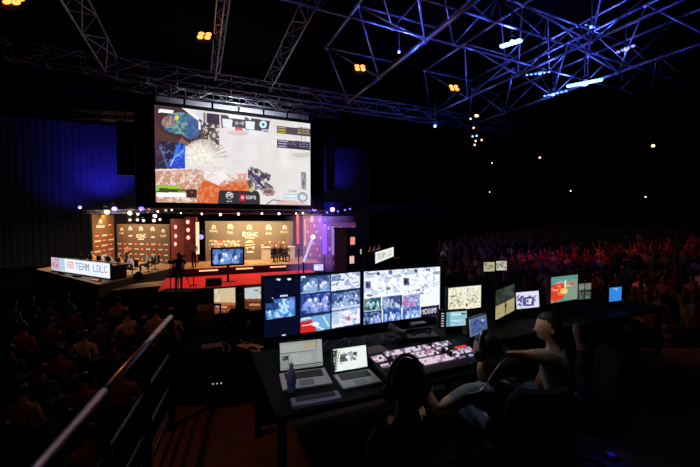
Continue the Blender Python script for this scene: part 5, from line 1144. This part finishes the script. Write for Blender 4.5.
# central stage people
for px, sh, lab in ((216,('light orange',(220,150,90)),'player behind the stage television, leftmost'),(224,1,'player behind the stage television, second from left'),(232,('light orange',(220,150,90)),'player behind the stage television, third from left'),(240,4,'player behind the stage television, rightmost')):
    r = (px-350)/F; b_ = 25.4; yb = b_/(CU-r*SU); person('desk', sh, (r*yb, yb, -1.0), TH+PI, lab); stool(Vector((r*yb, yb, -1.0)), TH+PI, 'chair of '+lab.replace('sitting ',''))
for px, b_, an, sh, lab, dz_ in ((193.5,24.0,'stand',1,'host standing at the left end of the central stage',0),(266,26.6,'desk',1,'person sitting behind the white reporter box',0),(274,25.2,'desk',5,'person in black sitting right of the white reporter box',0),(280,25.6,'desk',2,'person in red among those sitting right of the white reporter box',0),(286,25.0,'desk',5,'rightmost person in black sitting on the central stage',0)):
    r = (px-350)/F; yb = b_/(CU-r*SU); p = Vector((r*yb, yb, -1.0)); person(an, sh, p, TH+PI if an != 'stand' else TH+PI*.8, lab)
    if an == 'desk': stool(p, TH+PI, 'chair of '+lab.replace('sitting ',''))
# right stage people
for k, (px, Y) in enumerate([(368,27.0),(373,28.0),(378,29.0)]):
    p = at(px, 250, Y); p.z = za; person('desk', [tb[0],tb[2],tb[1]][k], p, face(p, at(400,260,26)), 'player on the far right team stage, '+['leftmost','middle','rightmost'][k]+' of three'); stool(p, face(p, at(400,260,26)), 'black chair on the far right team stage, '+['leftmost','middle','rightmost'][k]+' of three')
# camera operator on a riser with tripod
p = at(179,290,16.6); zr = p.z
t = thing('camera_riser', 'black riser under the camera operator', 'riser', (p.x,p.y,AF)); MB().box((0,0,(zr-AF)/2-.02), (1.6,.9,zr-AF-.04), bev=.01).build('box_body', M_black, t); MB().box((0,0,zr-AF-.02), (1.64,.94,.04)).build('riser_top', M_dark, t)
o = person('cam', 5, (p.x+.12,p.y-.25,zr), face(p, U(1,26)), 'camera operator standing in black before the red apron', 1.08)
cp = Vector((p.x+.02,p.y+.22,zr)); t = thing('video_camera', 'video camera on a tripod used by the operator in black', 'camera', cp, face(p, U(1,26)))
MB().box((0,.1,1.62), (.16,.5,.2), bev=.02).build('camera_body', M_black, t); MB().lathe([(.06,0),(.08,.2),(.085,.24)], (0,.33,1.62), 14, Matrix.Rotation(-PI/2, 3, 'X')).build('lens', M_black, t); MB().box((-.13,-.1,1.68), (.06,.12,.08)).build('viewfinder', M_black, t)
MB().ball((0,0,1.46), .07, 10).build('tripod_head', M_black, t)
for k in range(3):
    a = 2*PI*k/3+.4; MB().tube([(0,0,1.42),(.42*math.cos(a),.42*math.sin(a),.0)], [.025,.016], 6).build('tripod_leg', M_black, t)
q = at_z(170.5,289,-1.7); q = at(170.5,288,17.6); t = thing('light_stand', 'thin black stand left of the camera operator', 'stand', (q.x,q.y,AF)); MB().tube([(0,0,0),(0,0,at(170,262,17.6).z-AF)], .025).build('pole', M_black, t); MB().box((0,0,at(170,262,17.6).z-AF), (.2,.12,.16), bev=.02).build('lamp_head', M_black, t); MB().lathe([(.25,0),(.25,.03)], seg=12).build('base', M_black, t)
for px, py, Y, lab in ((193.5,280,18.4,'black microphone stand on the red apron below the host'),(298.7,270,20.6,'tall black microphone stand at the right end of the red apron')):
    q = at(px, py, Y); t = thing('microphone_stand', lab, 'stand', (q.x,q.y,-1.5)); MB().tube([(0,0,0),(0,0,1.7)], .025).build('pole', M_black, t); MB().lathe([(.18,0),(.18,.03)], seg=12).build('base', M_black, t); MB().ball((0,0,1.75), .06, 8).build('microphone', M_black, t)
q = at_z(199,289,-1.5); t = thing('floor_monitor_speaker', 'small black wedge speaker at the front edge of the red apron', 'speaker', U(.7,19.75,-1.5), TH); MB().loft([[V((x,-.25,0)),V((x,.25,0)),V((x,.12,.42)),V((x,-.12,.36))] for x in (-.4,.4)], smooth=False).build('cabinet', M_black, t); MB().box((0,-.2,.19), (.7,.02,.28), rx=R(-20)).build('grille', M_dark, t)
# ================================================================ the three operators
def near_person(lab, J, B, mats, headc, headf, hs=1.0, hair=M_hair, hl=0.0, group=None):
    nm = skin_mesh('person', J, B, mats, 2); add_head(nm, headc, headf, hs)
    base = Vector(J['pelvis'][0]); off = Vector((base.x, base.y, 0))
    for v in nm.vertices: v.co -= off
    o = bpy.data.objects.new('person', nm); COL.objects.link(o); o.location = off; tag(o, lab, 'person')
    h = hair_obj(Vector(headc)-off, headf, hs, hair, o, hl); return o
def operator(hd, hf, neck, shL, shR, elL, wrL, hdL, elR, wrR, hdR, pel, kn, shirt, pants, gripL=.5):
    chest = (shL+shR)/2*.8+pel*.2; waist = (shL+shR)/2*.35+pel*.65; kd = (kn-pel); kd.z = 0; kd.normalize(); side = Vector((kd.y,-kd.x,0))   # right-hand side
    J = {'pelvis': (pel, (.16,.13)), 'waist': (waist, (.14,.115)), 'chest': (chest, (.17,.12)), 'neckb': (neck-Vector((0,0,.05)), .065), 'neck': (neck+Vector((0,0,.03)), .052), 'skull': (hd-Vector((0,0,.03)), .055)}
    B = [('pelvis','waist',2),('waist','chest',1),('chest','neckb',1),('neckb','neck',0),('neck','skull',0)]
    for n, s, sh, el, wr, h in (('L',-1,shL,elL,wrL,hdL),('R',1,shR,elR,wrR,hdR)):
        mid = sh.lerp(el,.55)
        J['sh'+n] = (sh,.066); J['mi'+n] = (mid,.056); J['el'+n] = (el,.042); J['wr'+n] = (wr,.028); B += [('chest','sh'+n,1),('sh'+n,'mi'+n,1),('mi'+n,'el'+n,0),('el'+n,'wr'+n,0)]; hand(J, B, n, wr, h, 'wr'+n, side=s)
        J['hip'+n] = (pel+side*s*.1+kd*.04, .098); k = kn+side*s*.11; J['kn'+n] = (k,.064); J['an'+n] = (Vector((k.x,k.y,.1))-kd*.06,.044); J['to'+n] = (Vector((k.x,k.y,.045))+kd*.08,(.042,.032)); B += [('pelvis','hip'+n,2),('hip'+n,'kn'+n,2),('kn'+n,'an'+n,2),('an'+n,'to'+n,4)]
    return J, B
MS = lambda sh, pa: [M_skin, sh, pa, mat('eyes', (20,16,14), .3), M_shoe]
vdir = U(0,1); udir = U(1,0)
# man with a big headset, centre foreground
hd = at(407,387,1.58); J, B = operator(hd, vdir, at(407,412,1.53), at(382,432,1.5), at(436,430,1.58), at(372,462,1.7), at(388,428,2.05), at(392,420,2.12), at(437,444,2.0), at(424,418,2.12), at(420,410,2.2), Vector((.30,1.5,.54)), Vector((.30,1.5,.54))+vdir*.36-Vector((0,0,.03)), clothm('black tee',(24,24,27)), M_jean)
near_person('person with a large headset, back turned, in the centre foreground', J, B, MS(clothm('black tee',(24,24,27)), M_jean), hd, vdir-Vector((0,0,.15)), 1.0)
def headset(lab, c, fwd, s=1.0, m=None):
    f = Vector(fwd).normalized(); up = Vector((0,0,1)); up = (up-f*up.dot(f)).normalized(); r_ = f.cross(up); c = Vector(c)
    t = thing('headset', lab, 'headphones', c, 0)
    MB().tube([(r_*math.cos(a)*.098+up*math.sin(a)*.142-f*.0)*s for a in [PI*k/14 for k in range(15)]], .009*s, 8).build('headband', m or mat('headset grey', (96,98,104), .35), t)
    for sd in (-1,1): MB().lathe([(.03,-.012),(.04,0),(.038,.022),(.02,.026)], r_*sd*.088*s-up*.01, 14, Matrix((up, f, r_*sd)).transposed()).build('ear_cup', M_black, t)
    MB().tube([(-r_*.1-up*.03)*s, (-r_*.09-up*.08+f*.07)*s, (-r_*.04-up*.09+f*.115)*s], .004*s, 6).build('microphone_boom', M_black, t)
headset('headset with a thin grey band worn by the person in the centre foreground', hd, vdir-Vector((0,0,.15)), 1.04)
chair('black office chair of the person in the centre foreground', (.32,1.42,0), TH)
# man two, grey shirt, leaning on the desk
hd2 = at(487,351,2.42); f2 = Vector((-.62,.72,-.12)); sh2 = clothm('grey shirt',(116,118,124))
pel2 = Vector((1.06,2.27,.54)); sL = at(471,392,2.22); sR = at(506,386,2.42)
J, B = operator(hd2, f2, at(484,373,2.37), sL, sR, at(438,411,2.08), at(430,397,2.15), at(426,389,2.18), at(512,418,2.45), at(480,404,2.5), at(474,399,2.55), pel2, pel2+Vector((-.12,.36,-.03)), sh2, M_jean)
near_person('person in a grey shirt with a headset leaning an elbow towards the mixer', J, B, MS(sh2, M_jean), hd2, f2, 1.0)
headset('headset with a thin pale band worn by the person in the grey shirt', hd2, f2, 1.04, mat('headset pale', (150,152,160), .35))
chair('black office chair close behind the person in the grey shirt', (pel2.x+.05,pel2.y-.04,0), math.atan2(.36,-.12)-PI/2-.25)
cable('pale curved cord running down behind the person in the grey shirt', [at(462,393,2.16),at(474,393,2.14),at(484,388,2.14),at(492,375,2.16),at(500,364,2.2),at(508,358,2.3)], .005, mat('pale cord', (190,190,196), .5))
# woman in grey tee with profile to the left
hd3 = at(548,327,2.62); f3 = Vector((-1,.12,-.05)); sh3 = clothm('grey tee',(150,142,128)); pel3 = Vector((1.66,2.62,.54))
J, B = operator(hd3, f3, at(554,344,2.64), at(546,357,2.46), at(560,352,2.8), at(524,356,2.42), at(512,354,2.36), at(506,354,2.35), at(536,388,2.95), at(520,382,3.05), at(514,380,3.1), pel3, pel3+Vector((-.36,.14,-.03)), sh3, M_jean)
J['elL'] = (J['elL'][0], .040)
near_person('person in a pale grey T-shirt seen in profile, one arm stretched to the left', J, B, MS(sh3, M_jean), hd3, f3, .9, M_hair, .32)
chair('black office chair of the person seen in profile', (pel3.x+.04,pel3.y,0), math.atan2(.14,-.36)-PI/2)
# two darker operators behind
for px, py, Y, lab, sh in ((590,334,3.25,'person in a dark navy jacket right behind the one seen in profile',('navy',(40,46,80))),(500,322,3.42,'person in dark blue bent low between the monitors and the one in the grey shirt',('navy',(40,46,80)))):
    if px == 500: continue
    p = at(px, py, Y); person('lap', sh, (p.x,p.y,p.z-1.22), TH+R(25), lab); chair('black office chair of the person in the navy jacket', (p.x,p.y-.0,max(0,p.z-1.26)), TH+R(25))
light('SPOT', (.2,3.4,2.7), 48, (.85,.92,1), target=(1.2,2.3,.95), size=.15, angle=50, blend=1, name='operator_fill')  # added spot on the operators, imitates spill from the displays
light('SPOT', (.9,2.2,2.1), 6, (1,.88,.75), target=tuple(hd3-Vector((0,0,.12))), size=.1, angle=40, blend=1, name='face_fill')  # added spot brightening the face, in place of monitor light
w = bpy.data.worlds.new('world'); SC.world = w; w.use_nodes = True; w.node_tree.nodes['Background'].inputs[0].default_value = (.004,.004,.01,1); w.node_tree.nodes['Background'].inputs[1].default_value = .3
SC.view_settings.view_transform = 'Standard'; SC.view_settings.look = 'None'; SC.view_settings.exposure = 0; SC.view_settings.gamma = 1; SC.view_settings.use_curve_mapping = False
